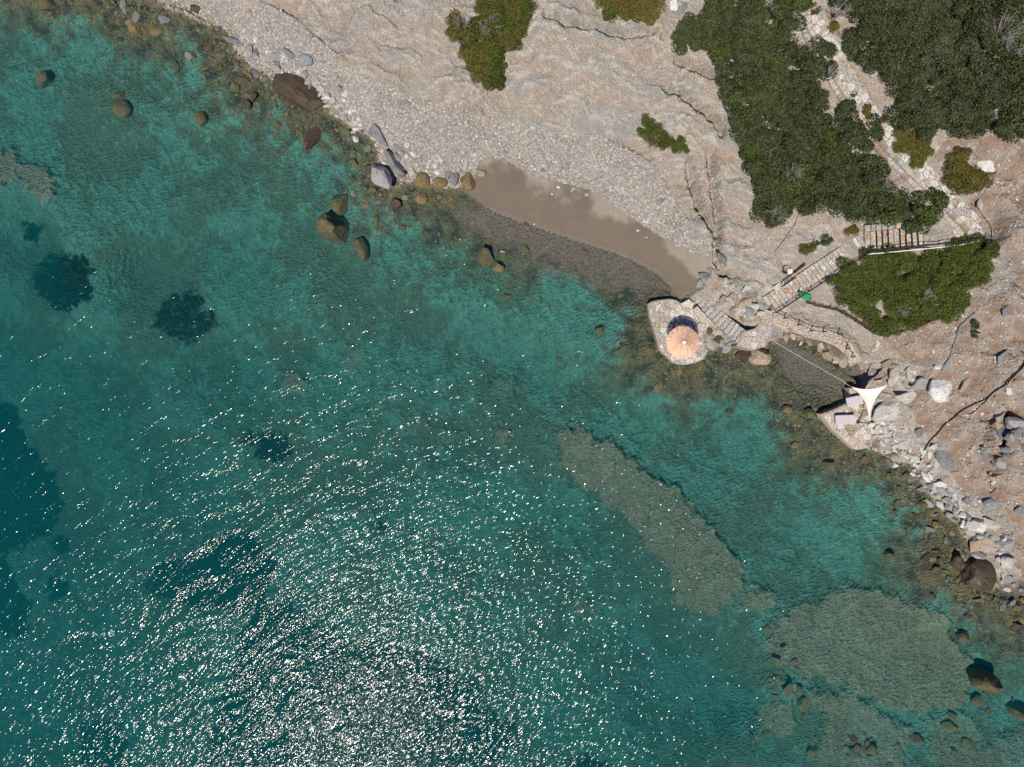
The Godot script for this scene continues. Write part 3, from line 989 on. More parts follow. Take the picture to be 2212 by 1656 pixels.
	boulder(2196, 1530, 44, 26, 30, "weed", "brown rock awash in the lower right", "", 2.0, "lump5")
	boulder(1790, 1000, 22, 16, 0, "weed", "sunken brown stone off the terrace point", "", 1.2, "lump0")
	boulder(1745, 888, 24, 22, 20, "moss", "square sunken slab left of the terrace point", "", 1.0, "stone1")
	boulder(1702, 884, 22, 14, 20, "ochre", "yellowish sunken stone left of the square slab", "", 1.0, "lump3")
	boulder(540, 28, 10, 10, 0, "tan", "small tan stone on the upper left beach", "", 0.6, "lump2")
	boulder(295, 62, 24, 28, 0, "ochre", "yellow boulder in the upper left shallows", "", 0.8, "lump1")
	boulder(338, 72, 26, 14, -20, "ochre", "flat yellow stone right of the upper yellow boulder", "", 0.8, "lump4")
	boulder(264, 46, 18, 20, 20, "weed", "olive stone left of the upper yellow boulder", "", 0.8, "lump5")
	boulder(355, 46, 22, 20, 20, "slate", "grey sunken slab near the upper left beach", "", 0.7, "stone0")
	boulder(106, 12, 34, 22, 0, "weed", "sunken boulder at the top left edge", "", 1.0, "lump3")
	boulder(100, 172, 32, 30, 0, "weed", "sunken boulder alone in the upper left water", "", 1.0, "lump0")
	boulder(266, 238, 32, 28, 0, "weed", "larger of two sunken boulders in the upper left", "", 0.9, "lump2")
	boulder(258, 208, 24, 16, -20, "weed", "smaller of two sunken boulders in the upper left", "", 0.9, "lump1")
	boulder(434, 258, 24, 24, 0, "weed", "sunken brown boulder off the brown wedge rock", "", 0.9, "lump4")

func strew(n: int, seed_: int, where: Callable, called: String, label: String, group: String, sizes: Vector2, paints: Array) -> void:
	# separate stones in a band of the shore
	rng.seed = seed_
	var made := []
	for i in n * 30:
		if made.size() >= n:
			break
		var q: Vector2 = where.call()
		made.append([q, lerpf(sizes.x, sizes.y, pow(rng.randf(), 1.3)), rng.randf_range(0.5, 0.95), rng.randf() * 360.0, paints[rng.randi() % paints.size()], rng.randf_range(0.5, 0.9), "stone%d" % (rng.randi() % 10)])
	var words := {"chalk": "white", "pale": "pale", "grey": "grey", "slate": "dark grey", "bluegrey": "blue grey", "tan": "tan", "ochre": "yellow", "weed": "olive", "moss": "green", "wet": "dark brown", "cream_rock": "cream"}
	for a in made:
		var size: String = "small" if a[1] < lerpf(sizes.x, sizes.y, 0.2) else "large" if a[1] > lerpf(sizes.x, sizes.y, 0.55) else "middling"
		boulder(a[0].x, a[0].y, a[1], a[1] * a[2], a[3], a[4], "%s %s %s" % [size, words[a[4]], label], group, a[5], a[6], called)

func on_line(a: Array, spread: float) -> Callable:
	# a chance place beside a line of chart marks
	return func() -> Vector2:
		var i := rng.randi() % (a.size() - 1)
		var t := rng.randf()
		return Vector2(lerpf(a[i][0], a[i + 1][0], t) + rng.randfn() * spread, lerpf(a[i][1], a[i + 1][1], t) + rng.randfn() * spread)

func shore_stones() -> void:
	strew(84, 501, on_line([[505, 72], [545, 100], [590, 140], [640, 165], [690, 195], [730, 225], [770, 262], [800, 280]], 15.0), "cobble", "cobble heaped along the left shore", "cobbles of the left shore", Vector2(8, 22), ["chalk", "pale", "chalk", "grey", "bluegrey", "pale"])
	strew(40, 502, on_line([[820, 300], [850, 320], [880, 345], [930, 360], [980, 362]], 13.0), "cobble", "cobble between the twin slabs and the gravel", "cobbles by the twin slabs", Vector2(7, 17), ["chalk", "chalk", "grey", "bluegrey"])
	strew(36, 503, on_line([[1060, 330], [1150, 372], [1250, 402], [1330, 440], [1400, 490]], 16.0), "cobble", "cobble lying loose at the upper edge of the sand", "cobbles on the sand", Vector2(4, 11), ["chalk", "pale", "chalk", "grey"])
	strew(70, 504, on_line([[1885, 915], [1910, 925], [1940, 940], [1960, 965], [1990, 1000], [2020, 1020]], 14.0), "cobble", "cobble in the heap below the shade sail", "cobbles below the sail", Vector2(8, 19), ["chalk", "pale", "chalk", "chalk", "pale"])
	strew(56, 505, on_line([[2010, 1045], [2050, 1075], [2075, 1100], [2110, 1100], [2130, 1160], [2160, 1190], [2200, 1260]], 16.0), "cobble", "angular stone along the right shore", "stones of the right shore", Vector2(9, 26), ["chalk", "pale", "grey", "pale", "bluegrey"])
	strew(90, 506, on_line([[200, 30], [330, 60], [430, 110], [500, 150], [560, 215], [660, 260], [720, 310], [780, 390], [840, 460], [930, 480]], 34.0), "sunken_stone", "stone under water near the left shore", "sunken stones of the left shore", Vector2(8, 26), ["ochre", "weed", "weed", "moss", "slate", "wet"])
	strew(90, 507, on_line([[1880, 990], [1930, 1030], [1980, 1090], [2030, 1150], [2060, 1240], [2120, 1300], [2200, 1330]], 26.0), "sunken_stone", "stone under water near the right shore", "sunken stones of the right shore", Vector2(8, 24), ["weed", "moss", "weed", "ochre", "wet", "slate"])
	strew(34, 508, on_line([[1000, 500], [1100, 560], [1200, 640], [1400, 800], [1600, 860], [1700, 900]], 46.0), "sunken_stone", "weedy stone on the sea bed off the beach", "sunken stones off the beach", Vector2(8, 26), ["weed", "moss", "ochre"])
	strew(44, 509, on_line([[1660, 1400], [1680, 1470], [1700, 1540], [1800, 1600], [1950, 1600], [2100, 1560], [2200, 1480]], 36.0), "sunken_stone", "weedy block on the reef in the lower right", "sunken blocks of the reef", Vector2(12, 36), ["moss", "weed", "moss"])
	strew(40, 510, on_line([[1960, 740], [2100, 700], [2200, 620], [2150, 800], [2200, 900], [2100, 980], [2180, 1060]], 36.0), "hill_stone", "loose stone lying on the brown right slope", "loose stones of the right slope", Vector2(4, 14), ["chalk", "pale", "tan", "grey"])

func scatter(called: String, label: String, n: int, seed_: int, spots: Callable, size: Vector2, tones: Array, flatness := 0.55) -> void:
	# pebbles past counting
	rng.seed = seed_
	var places := []
	var tries := 0
	while places.size() < n and tries < n * 8:
		tries += 1
		var q = spots.call()
		if q != null:
			places.append(q)
	for k in 3:
		var mm := MultiMesh.new()
		mm.transform_format = MultiMesh.TRANSFORM_3D
		mm.use_colors = true
		mm.mesh = M["peb%d" % k]
		var mine := []
		for i in range(k, places.size(), 3):
			mine.append(places[i])
		mm.instance_count = mine.size()
		for i in mine.size():
			var q: Vector2 = mine[i]
			var s := lerpf(size.x, size.y, pow(rng.randf(), 2.5))
			var b := Basis.from_euler(Vector3(rng.randf_range(-0.4, 0.4), rng.randf() * TAU, rng.randf_range(-0.4, 0.4))).scaled_local(Vector3(s, s * flatness, s * rng.randf_range(0.55, 0.95)))
			mm.set_instance_transform(i, Transform3D(b, Vector3(q.x, height(q.x, q.y) + s * 0.12, q.y)))
			var c: Vector3 = tones[rng.randi() % tones.size()] * rng.randf_range(0.75, 1.2)
			mm.set_instance_color(i, Color(c.x, c.y, c.z))
		var o := MultiMeshInstance3D.new()
		o.name = numbered(called)
		o.multimesh = mm
		o.material_override = M.pebble
		add_child(o)
		tag(o, label, "pebbles", "", "stuff")

func pebbles() -> void:
	var white := [Vector3(0.46, 0.435, 0.40), Vector3(0.36, 0.33, 0.29), Vector3(0.30, 0.28, 0.26), Vector3(0.33, 0.28, 0.23), Vector3(0.22, 0.22, 0.22)]
	var zg: Array = zones.gravel
	var zs_: Array = zones.soil
	var pick := func(z: Array) -> Vector2:
		var r: Rect2 = z[1]
		return Vector2(rng.randf_range(r.position.x, r.end.x), rng.randf_range(r.position.y, r.end.y))
	scatter("gravel", "white and grey gravel banked above the beach", 42000, 601, func():
		var q: Vector2 = pick.call(zg)
		return q if inside(q, zg[0], zg[1]) and height(q.x, q.y) > 0.05 else null, Vector2(0.028, 0.13), white)
	scatter("scree_stones", "loose stones over the brown slope at right", 22000, 602, func():
		var q: Vector2 = pick.call(zs_)
		return q if q.x < 46.0 and inside(q, zs_[0], zs_[1]) and height(q.x, q.y) > 0.1 and noise_b.get_noise_2d(q.x, q.y) > -0.25 else null, Vector2(0.025, 0.13), white + [Vector3(0.30, 0.22, 0.16), Vector3(0.33, 0.26, 0.20)])
	scatter("rock_chips", "pale chips strewn over the bare rock slope", 26000, 603, func():
		var q := Vector2(rng.randf_range(-24.0, 34.0), rng.randf_range(-34.0, 8.0))
		if bil(sd, q.x, q.y) < 1.0 or inside(q, zs_[0], zs_[1]) or inside(q, zones.sand[0], zones.sand[1]):
			return null
		return q if noise_a.get_noise_2d(q.x * 1.7, q.y * 1.7) > -0.05 else null, Vector2(0.022, 0.10), white)
	scatter("shallow_pebbles", "pebbles on the sea bed in the shallows", 26000, 604, func():
		var q := Vector2(rng.randf_range(-46.0, 46.0), rng.randf_range(-34.0, 36.0))
		var d := bil(sd, q.x, q.y)
		if d > 0.3 or d < -6.0 * rng.randf() * rng.randf() - 0.5 or (q.x > -5.0 and q.x < 12.0) or inside(q, zones.sand[0], zones.sand[1]) or inside(q, zones.cove[0], zones.cove[1]):
			return null
		return q, Vector2(0.04, 0.20), [Vector3(0.10, 0.10, 0.055), Vector3(0.12, 0.105, 0.055), Vector3(0.08, 0.095, 0.065), Vector3(0.12, 0.13, 0.105), Vector3(0.05, 0.056, 0.042), Vector3(0.17, 0.13, 0.05)], 0.35)
	scatter("bed_rubble", "rubble on the deeper sea bed", 9000, 605, func():
		var q := Vector2(rng.randf_range(-48.0, 46.0), rng.randf_range(-34.0, 38.0))
		var h := height(q.x, q.y)
		if h > -1.0 or h < -4.6 + noise_a.get_noise_2d(q.x, q.y) * 2.0:
			return null
		return q, Vector2(0.05, 0.20), [Vector3(0.055, 0.11, 0.075), Vector3(0.07, 0.13, 0.09), Vector3(0.045, 0.085, 0.062), Vector3(0.085, 0.14, 0.10)], 0.25)

# ------------------------------------------------------------------ plants
const THICKETS := [
	["A", [[1448, 78], [1470, 60], [1490, 35], [1530, 15], [1560, -20], [1700, -40], [1728, 20], [1745, 55], [1755, 110], [1785, 170], [1820, 232], [1856, 272], [1880, 305], [1905, 345], [1935, 382], [1960, 412], [1985, 428], [2030, 452], [2058, 470], [2040, 480], [1990, 486], [1900, 482], [1870, 470], [1830, 462], [1790, 452], [1742, 440], [1722, 455], [1700, 480], [1655, 490], [1632, 478], [1640, 440], [1612, 380], [1592, 330], [1572, 270], [1566, 200], [1572, 150], [1540, 138], [1490, 110], [1460, 105]], "dark green shrub in the thicket between the rock slope and the path", "shrubs between rock slope and path", ["dark", "dark", "mid"], 1.05],
	["B", [[1785, -40], [2300, -40], [2300, 312], [2170, 308], [2130, 288], [2060, 282], [2022, 290], [1998, 300], [1952, 282], [1915, 246], [1890, 200], [1862, 160], [1838, 132], [1818, 90], [1820, 50], [1800, 20]], "dark green shrub in the thicket right of the upper path", "shrubs right of the upper path", ["dark", "dark", "grey"], 1.1],
	["D", [[1792, 612], [1812, 582], [1850, 552], [1890, 540], [1960, 534], [2060, 526], [2130, 518], [2148, 540], [2145, 575], [2120, 600], [2082, 636], [2085, 668], [2040, 688], [1960, 708], [1910, 718], [1870, 698], [1830, 672], [1796, 652]], "olive green shrub in the dense hedge below the stairs", "shrubs of the hedge below the stairs", ["olive"], 0.8],
	["E", [[970, 45], [990, 30], [1012, 45], [1022, 10], [1040, -20], [1140, -20], [1150, 50], [1135, 90], [1100, 105], [1085, 132], [1080, 160], [1083, 185], [1065, 195], [1040, 184], [1015, 150], [1010, 130], [990, 90], [975, 70]], "olive green shrub in the clump on the bare rock at the top", "shrubs of the clump on the bare rock", ["olive", "olive", "brown"], 0.72],
	["F", [[1265, -20], [1430, -20], [1425, 40], [1390, 45], [1360, 30], [1310, 40], [1280, 20]], "green shrub cut by the top edge above the rock slope", "shrubs at the top edge", ["olive", "brown"], 0.75],
	["G", [[1378, 262], [1400, 256], [1430, 278], [1476, 308], [1480, 325], [1466, 346], [1450, 328], [1410, 318], [1384, 292]], "bright green shrub in the small strip beside the gravel", "shrubs of the small strip", ["olive"], 0.5],
	["K", [[1885, 200], [1925, 240], [1965, 280], [2010, 296], [2006, 340], [1985, 356], [1950, 330], [1915, 280], [1890, 232]], "yellowish olive shrub along the right side of the path", "yellowish shrubs along the path", ["brown", "brown", "olive"], 0.7],
	["L", [[2020, 352], [2060, 330], [2110, 350], [2136, 390], [2112, 418], [2080, 425], [2040, 400]], "brownish shrub in the clump beside the path bend", "shrubs of the clump by the path bend", ["brown"], 0.75],
]
var crowns := {}

func crown_mesh(seed_: int, tone: String) -> ArrayMesh:
	rng.seed = seed_
	var t: Vector3 = {"dark": Vector3(0.043, 0.058, 0.022), "mid": Vector3(0.050, 0.072, 0.018), "olive": Vector3(0.058, 0.078, 0.012), "brown": Vector3(0.095, 0.088, 0.020), "grey": Vector3(0.055, 0.063, 0.032)}[tone]
	var lobes := []
	for i in 11:
		var a := rng.randf() * TAU
		var r := sqrt(rng.randf()) * 0.66
		lobes.append([Vector3(cos(a) * r, 0.42 + rng.randf() * 0.28 - r * 0.22, sin(a) * r), rng.randf_range(0.26, 0.42), rng.randf_range(0.78, 1.2)])
	var st := SurfaceTool.new()
	st.begin(Mesh.PRIMITIVE_TRIANGLES)
	for i in 3000:
		var l: Array = lobes[rng.randi() % lobes.size()]
		var d := Vector3(rng.randfn(), rng.randfn() * 0.9 + 0.35, rng.randfn()).normalized()
		var c: Vector3 = l[0] + d * l[1] * (1.0 if rng.randf() < 0.75 else rng.randf_range(0.35, 1.0)) * rng.randf_range(0.88, 1.1)
		if c.y < 0.05:
			continue
		var n := (d + Vector3(rng.randfn(), rng.randfn(), rng.randfn()) * 0.55).normalized()
		var a := n.cross(Vector3(rng.randfn(), rng.randfn(), rng.randfn())).normalized()
		var b := n.cross(a)
		var s := rng.randf_range(0.035, 0.075)
		var k: float = l[2] * rng.randf_range(0.65, 1.4)
		var warm := rng.randf_range(-0.15, 0.25)
		st.set_color(Color(t.x * k * (1.0 + warm), t.y * k, t.z * k))
		st.set_normal(n)
		var q := [c - a * s, c + b * s * 0.55, c + a * s, c - b * s * 0.55]
		for j in [0, 1, 2, 0, 2, 3]:
			st.add_vertex(q[j])
	return st.commit()

func stems_mesh(seed_: int) -> ArrayMesh:
	rng.seed = seed_
	var st := SurfaceTool.new()
	st.begin(Mesh.PRIMITIVE_TRIANGLES)
	for i in 6:
		var a := rng.randf() * TAU
		var p := [Vector3(cos(a) * 0.06, -0.25, sin(a) * 0.06), Vector3(cos(a) * 0.2, 0.22, sin(a) * 0.2), Vector3(cos(a + 0.4) * 0.45, 0.55, sin(a + 0.4) * 0.45)]
		st.append_from(tube_mesh(p, 0.035, 5, 0.012), 0, Transform3D())
	return st.commit()

func shrub_kind(tone: String, i: int) -> Array:
	var key := "%s%d" % [tone, i]
	if not crowns.has(key):
		crowns[key] = [crown_mesh(700 + i * 31 + tone.length() * 7 + tone.unicode_at(0), tone), stems_mesh(760 + i)]
	return crowns[key]

func shrub(p: Vector3, r: float, tall: float, turn: float, tone: String, i: int, label: String, group: String, called := "shrub") -> void:
	var k := shrub_kind(tone, i)
	var o := thing(called, label, "shrub", p - Vector3(0, 0.06, 0), group)
	o.rotation.y = turn
	part("stem", k[1], M.bark, o, Transform3D(Basis().scaled(Vector3(r, tall, r)), Vector3.ZERO))
	part("crown", k[0], M.leaf, o, Transform3D(Basis().scaled(Vector3(r, tall, r)), Vector3.ZERO))

func plants() -> void:
	for t in THICKETS:
		var spacing: float = t[5]
		rng.seed = hash(t[0])
		# canopy seen from above lies about half a metre over the ground
		var o := outline(t[1])
		var grown := Geometry2D.offset_polygon(o, -spacing * 0.26)
		var spots := []
		for q in (grown if grown else [o]):
			var box := box_of(q)
			var nx := int(box.size.x / spacing) + 2
			var nz := int(box.size.y / (spacing * 0.9)) + 2
			for j in nz:
				for i in nx:
					var p := box.position + Vector2((i + (0.5 if j % 2 else 0.0) + rng.randf_range(-0.32, 0.32)) * spacing, (j + rng.randf_range(-0.32, 0.32)) * spacing * 0.9)
					if inside(p, q, box) and absf(p.x) < 46.0 and p.y > -35.0:
						spots.append([p, spacing * rng.randf_range(1.1, 1.5), rng.randf_range(0.75, 1.25), rng.randf() * TAU, rng.randi() % 3, (t[4] as Array)[rng.randi() % (t[4] as Array).size()]])
		var whole := box_of(o)
		for s in spots:
			var p: Vector2 = s[0]
			var c: Vector2 = (p - whole.position) / whole.size
			var side: String = ["upper", "middle", "lower"][clampi(int(c.y * 3.0), 0, 2)] + " " + ["left", "centre", "right"][clampi(int(c.x * 3.0), 0, 2)]
			shrub(Vector3(p.x, height(p.x, p.y), p.y), s[1], s[1] * (0.62 if t[0] == "D" else 0.8) * s[2], s[3], s[5], s[4], "%s, %s part" % [t[2], side], t[3])
	var one := [[1740, 537, 22, "brown", "low brownish shrub on the gravel left of the stairs"], [1783, 518, 18, "dark", "dark little shrub right of the low brownish one"], [1760, 527, 12, "dark", "smallest shrub between the two on the gravel"], [1837, 497, 20, "brown", "pale dry shrub at the foot of the upper flight"], [2104, 700, 15, "dark", "lone shrub on the brown slope beside the grey pipe"], [2106, 722, 12, "dark", "small shrub just below the lone shrub on the slope"], [1800, 60, 16, "brown", "yellowish shrub at the upper right edge of the path"], [1758, 20, 16, "dark", "shrub overhanging the top of the path"], [1903, 260, 14, "brown", "yellowish shrub overhanging the middle of the path"], [1870, 240, 18, "brown", "olive shrub hanging over the left of the path"], [1935, 322, 18, "brown", "olive shrub spreading over the path bend"], [1842, 205, 12, "dark", "little shrub at the left edge of the path"], [2030, 440, 14, "brown", "small shrub in the path near the landing"]]
	for a in one:
		var p := settle(a[0], a[1])
		var r: float = a[2] * S * 0.86
		shrub(p, r, r * 0.8, a[0], a[3], int(a[1]) % 3, a[4], "", "shrub")
	dead_wood()
	seagrass()

func twigs(called: String, u: float, v: float, r: float, seed_: int, label: String, up := 0.6) -> void:
	rng.seed = seed_
	var p := settle(u, v)
	var st := SurfaceTool.new()
	st.begin(Mesh.PRIMITIVE_TRIANGLES)
	for i in 34:
		var a := rng.randf() * TAU
		var l := r * rng.randf_range(0.5, 1.0)
		var d := Vector3(cos(a), rng.randf_range(0.15, 0.7), sin(a)).normalized()
		var q := [Vector3(0, up * 0.4, 0) + d * l * 0.15, d * l * 0.55 + Vector3(rng.randfn() * 0.06, up * 0.7, rng.randfn() * 0.06), d * l + Vector3(rng.randfn() * 0.1, up, rng.randfn() * 0.1)]
		st.append_from(tube_mesh(q, 0.016, 4, 0.006), 0, Transform3D())
		for k in 3:
			var f := rng.randf_range(0.4, 0.9)
			var b: Vector3 = (q[1] as Vector3).lerp(q[2], f)
			var e := b + Vector3(rng.randfn(), 0.5 + rng.randf(), rng.randfn()).normalized() * l * 0.32
			st.append_from(tube_mesh([b, e], 0.009, 3, 0.004), 0, Transform3D())
	var o := thing(called, label, "shrub", p)
	part("branch", st.commit(), M.dead, o)
	part("stem", tube_mesh([Vector3(0, -0.1, 0), Vector3(0.03, up * 0.5, 0.02)], 0.05, 6, 0.03), M.dead, o)

func dead_wood() -> void:
	var a := [[1062, 72, 1.1, "bare grey branches in the clump on the bare rock", 1.0], [1000, 62, 0.8, "pale dead branch at the left of the rock clump", 1.0], [1408, 312, 0.9, "bare grey twigs under the small green strip", 0.4], [1578, 215, 0.7, "leafless bush at the left edge of the thicket, upper", 0.7], [1586, 262, 0.8, "leafless bush at the left edge of the thicket, middle", 0.7], [1602, 310, 0.8, "leafless bush at the left edge of the thicket, lower", 0.7], [1870, 392, 0.9, "bare grey twigs in the thicket near the landing", 1.3], [1905, 408, 0.9, "second patch of bare twigs in the thicket near the landing", 1.3], [1700, 385, 0.8, "bare twigs in the middle of the thicket", 1.4], [2140, 90, 1.2, "bare grey branches in the right thicket, upper", 1.5], [2160, 120, 1.1, "bare grey branches in the right thicket, lower", 1.5], [1796, 42, 0.8, "pale bare branches beside the top of the path", 1.2], [1670, 470, 0.8, "dry grey bush at the lower tip of the thicket", 0.8], [1780, 175, 0.6, "dry twigs in the upper thicket", 1.5], [1990, 640, 0.5, "dry stalks in the hedge", 1.0], [1940, 668, 0.6, "dry stalks at the lower rim of the hedge", 0.9]]
	for i in a.size():
		twigs("dry_shrub", a[i][0], a[i][1], a[i][2], 800 + i, a[i][3], a[i][4])

func seagrass() -> void:
	var st := SurfaceTool.new()
	st.begin(Mesh.PRIMITIVE_TRIANGLES)
	rng.seed = 900
	for i in 16:
		var a := rng.randf() * TAU
		var r := rng.randf() * 0.18
		var c := Vector3(cos(a) * r, 0, sin(a) * r)
		var lean := Vector3(rng.randfn() * 0.22 + 0.12, rng.randf_range(0.35, 0.7), rng.randfn() * 0.22)
		var w := Vector3(cos(a * 3.0), 0, sin(a * 3.0)) * 0.022
		var k := rng.randf_range(0.7, 1.3)
		st.set_color(Color(0.008 * k, 0.018 * k, 0.014 * k))
		var q := [c - w, c + w, c + lean * 0.6 + w, c + lean * 0.6 - w, c + lean + Vector3(0.08, -0.05, 0)]
		for j in [0, 1, 2, 0, 2, 3, 3, 2, 4]:
			st.set_normal(Vector3(0, 1, 0.2).normalized())
			st.add_vertex(q[j])
	var tuft := st.commit()
	for b in beds:
		rng.seed = hash(b[2])
		var r: Rect2 = b[1]
		var t := []
		var sp := 0.34
		for j in int(r.size.y / sp) + 1:
			for i in int(r.size.x / sp) + 1:
				var q := r.position + Vector2(i + rng.randf_range(-0.5, 0.5), j + rng.randf_range(-0.5, 0.5)) * sp
				var wob := Vector2(noise_b.get_noise_2d(q.x, q.y), noise_c.get_noise_2d(q.x, q.y)) * 0.9
				if absf(q.x) < 52.0 and q.y < 42.0 and inside(q + wob, b[0], b[1]):
					t.append(Transform3D(Basis(Vector3.UP, rng.randf() * TAU).scaled(Vector3.ONE * rng.randf_range(0.7, 1.3)), Vector3(q.x, height(q.x, q.y) - 0.03, q.y)))
		if t.is_empty():
			continue
		var mm := MultiMesh.new()
		mm.transform_format = MultiMesh.TRANSFORM_3D
		mm.mesh = tuft
		mm.instance_count = t.size()
		for i in t.size():
			mm.set_instance_transform(i, t[i])
		var o := MultiMeshInstance3D.new()
		o.name = numbered("seagrass_bed")
		o.multimesh = mm
		o.material_override = M.leaf
		add_child(o)
		tag(o, b[2], "seagrass", "seagrass beds", "stuff")

# ------------------------------------------------------------------ what people built
func plate(a: Array, h: float) -> PackedVector2Array:
	# chart outline at height h
	var o := PackedVector2Array()
	for q in a:
		var p := chart(q[0], q[1], h)
		o.append(Vector2(p.x, p.z))
	return o

func near_stairs(x: float, y: float) -> Array:
	# marks read off an enlargement of the landing place
	return [1382.4 + x * 0.2378, 604.8 + y * 0.2378]

func near_stairs_all(a: Array) -> Array:
	var o := []
	for q in a: o.append(near_stairs(q[0], q[1]))
	return o

func shift_line(p: Array, side: float, up := 0.0) -> Array:
	var o := []
	for i in p.size():
		var d: Vector3 = p[mini(i + 1, p.size() - 1)] - p[maxi(i - 1, 0)]
		var n := Vector3(-d.z, 0, d.x).normalized()
		o.append(p[i] + n * side + Vector3(0, up, 0))
	return o

func points_of(a: Array) -> Array:
	var o := []
	for q in a: o.append(chart(q[0], q[1], q[2]))
	return o

func at_length(p: Array, s: float) -> Array:
	# [point, direction] at the share s of a line
	var total := 0.0
	for i in p.size() - 1: total += (p[i] as Vector3).distance_to(p[i + 1])
	var want := s * total
	for i in p.size() - 1:
		var l: float = (p[i] as Vector3).distance_to(p[i + 1])
		if want <= l or i == p.size() - 2:
			return [(p[i] as Vector3).lerp(p[i + 1], clampf(want / l, 0.0, 1.0)), (p[i + 1] - p[i]).normalized()]
		want -= l
	return []

func platform() -> void:
	var h := 0.62
	var o := plate([[1400, 656], [1408, 651], [1421, 648], [1448, 645], [1462, 648], [1473, 655], [1490, 645], [1497, 652], [1501, 660], [1519, 677], [1537, 697], [1520, 715], [1522, 735], [1531, 758], [1522, 776], [1504, 784], [1487, 788], [1468, 788], [1455, 784], [1440, 770], [1424, 755], [1420, 735], [1411, 706], [1403, 682]], h)
	var t := thing("stone_platform", "rounded stone bathing platform at the water under the parasol", "platform")
	part("base", slab_mesh(o, -1.4, h - 0.03, 0.06), M.mortar, t)
	lay_flags(t, Geometry2D.offset_polygon(o, -0.07)[0], 0.46, 1001, func(_q): return h - 0.02, ["flag_white", "flag_white", "flag_beige", "flag_grey", "cream"], 0.025, 0.04)
	var bench := thing("stone_bench", "long raised stone block between the platform and the beach stairs", "bench")
	part("block", slab_mesh(plate([[1497, 668], [1507, 661], [1539, 694], [1535, 701], [1514, 695], [1508, 683]], 1.0), 0.55, 1.0, 0.05), M.flag_beige, bench)
	part("step", slab_mesh(plate([[1501, 707], [1514, 696], [1536, 702], [1520, 716]], 0.82), 0.55, 0.82, 0.04), M.flag_beige, bench)
	part("step", slab_mesh(plate([[1473, 655], [1489, 646], [1500, 655], [1496, 668]], 0.8), 0.55, 0.80, 0.04), M.flag_white, bench)

func beach_stairs() -> void:
	var t := thing("beach_stairs", "broad stone steps leading down from the paved landing to the beach", "stairs")
	rng.seed = 1100
	var n := 13
	for i in n:
		var h := 0.28 + 0.145 * i
		var c := []
		for k in [0, 1]:
			var s: float = (i + k) / float(n)
			c.append(near_stairs(lerpf(448, 905, s), lerpf(172, 590, s)))
			c.append(near_stairs(lerpf(532, 985, s), lerpf(112, 478, s)))
		var o := plate([c[0], c[1], c[3], c[2]], h)
		# worn fronts
		var r := PackedVector2Array()
		for k in 4:
			var a := o[k]
			var b := o[(k + 1) % 4]
			for m in 4:
				r.append(a.lerp(b, m / 4.0) + Vector2(rng.randfn(), rng.randfn()) * 0.018)
		part("step", slab_mesh(r, -0.3, h, 0.03), [M.pale_step, M.grey_step, M.pale_step][i % 3], t)

func landing() -> void:
	var t := thing("paved_landing", "pale flagstone landing between the beach stairs and the long stairway", "paving")
	var o := plate(near_stairs_all([[935, 470], [1050, 440], [1120, 352], [1190, 290], [1275, 335], [1222, 425], [1205, 520], [1140, 606], [1040, 640], [880, 600]]), 2.12)
	part("base", slab_mesh(o, 0.4, 2.09, 0.05), M.mortar, t)
	lay_flags(t, Geometry2D.offset_polygon(o, -0.05)[0], 0.5, 1002, func(_q): return 2.10, ["flag_white", "flag_beige", "flag_grey", "cream"])

func flight(called: String, label: String, a: Array, half: float, n: int, seed_: int, edged: Callable) -> void:
	var p := points_of(a)
	var t := thing(called, label, "stairs")
	rng.seed = seed_
	for i in n:
		var s0: Array = at_length(p, i / float(n))
		var s1: Array = at_length(p, (i + 1) / float(n))
		var h: float = s1[0].y
		var d: Vector3 = s1[0] - s0[0]
		d.y = 0.0
		var w := Vector3(-d.z, 0, d.x).normalized() * half
		var q := [s0[0] - w, s0[0] + w, s1[0] + w * 1.0, s1[0] - w]
		var o := PackedVector2Array()
		for k in q: o.append(Vector2(k.x, k.z))
		var c := (o[0] + o[2]) * 0.5
		for k in 4: o[k] -= c
		var st := part("step", slab_mesh(o, -0.5, -0.015, 0.01), M.mortar, t, Transform3D(Basis(), Vector3(c.x, h, c.y)))
		# irregular stones across the tread
		var cuts := [0.0]
		var at := 0.0
		while at < 0.86:
			at += rng.randf_range(0.16, 0.36)
			cuts.append(minf(at, 1.0))
		cuts[-1] = 1.0
		var skew := 0.0
		for k in cuts.size() - 1:
			var next := rng.randf_range(-0.05, 0.05) if k < cuts.size() - 2 else 0.0
			var e := PackedVector2Array([o[0].lerp(o[1], clampf(cuts[k] + skew, 0, 1)), o[0].lerp(o[1], clampf(cuts[k + 1] + next, 0, 1)), o[3].lerp(o[2], clampf(cuts[k + 1] - next, 0, 1)), o[3].lerp(o[2], clampf(cuts[k] - skew, 0, 1))])
			skew = next
			for f in Geometry2D.offset_polygon(e, -0.014):
				part("paving_stone", slab_mesh(f, -0.08, rng.randf_range(0.0, 0.02), 0.01), M[["flag_white", "flag_grey", "flag_beige", "flag_orange", "flag_beige", "flag_grey"][rng.randi() % 6]], st)
		if edged.call(i):
			var b := Basis.looking_at(w.normalized(), Vector3.UP)
			part("nosing", box_mesh(Vector3(0.075, 0.06, half * 2.0), 0.008), M.edge, t, Transform3D(b, s0[0] + Vector3(0, h - s0[0].y + 0.012, 0)))

func strip(p: Array, left: float, right: float) -> PackedVector2Array:
	var o := PackedVector2Array()
	for q in shift_line(p, left): o.append(Vector2(q.x, q.z))
	var b := shift_line(p, right)
	b.reverse()
	for q in b: o.append(Vector2(q.x, q.z))
	return o

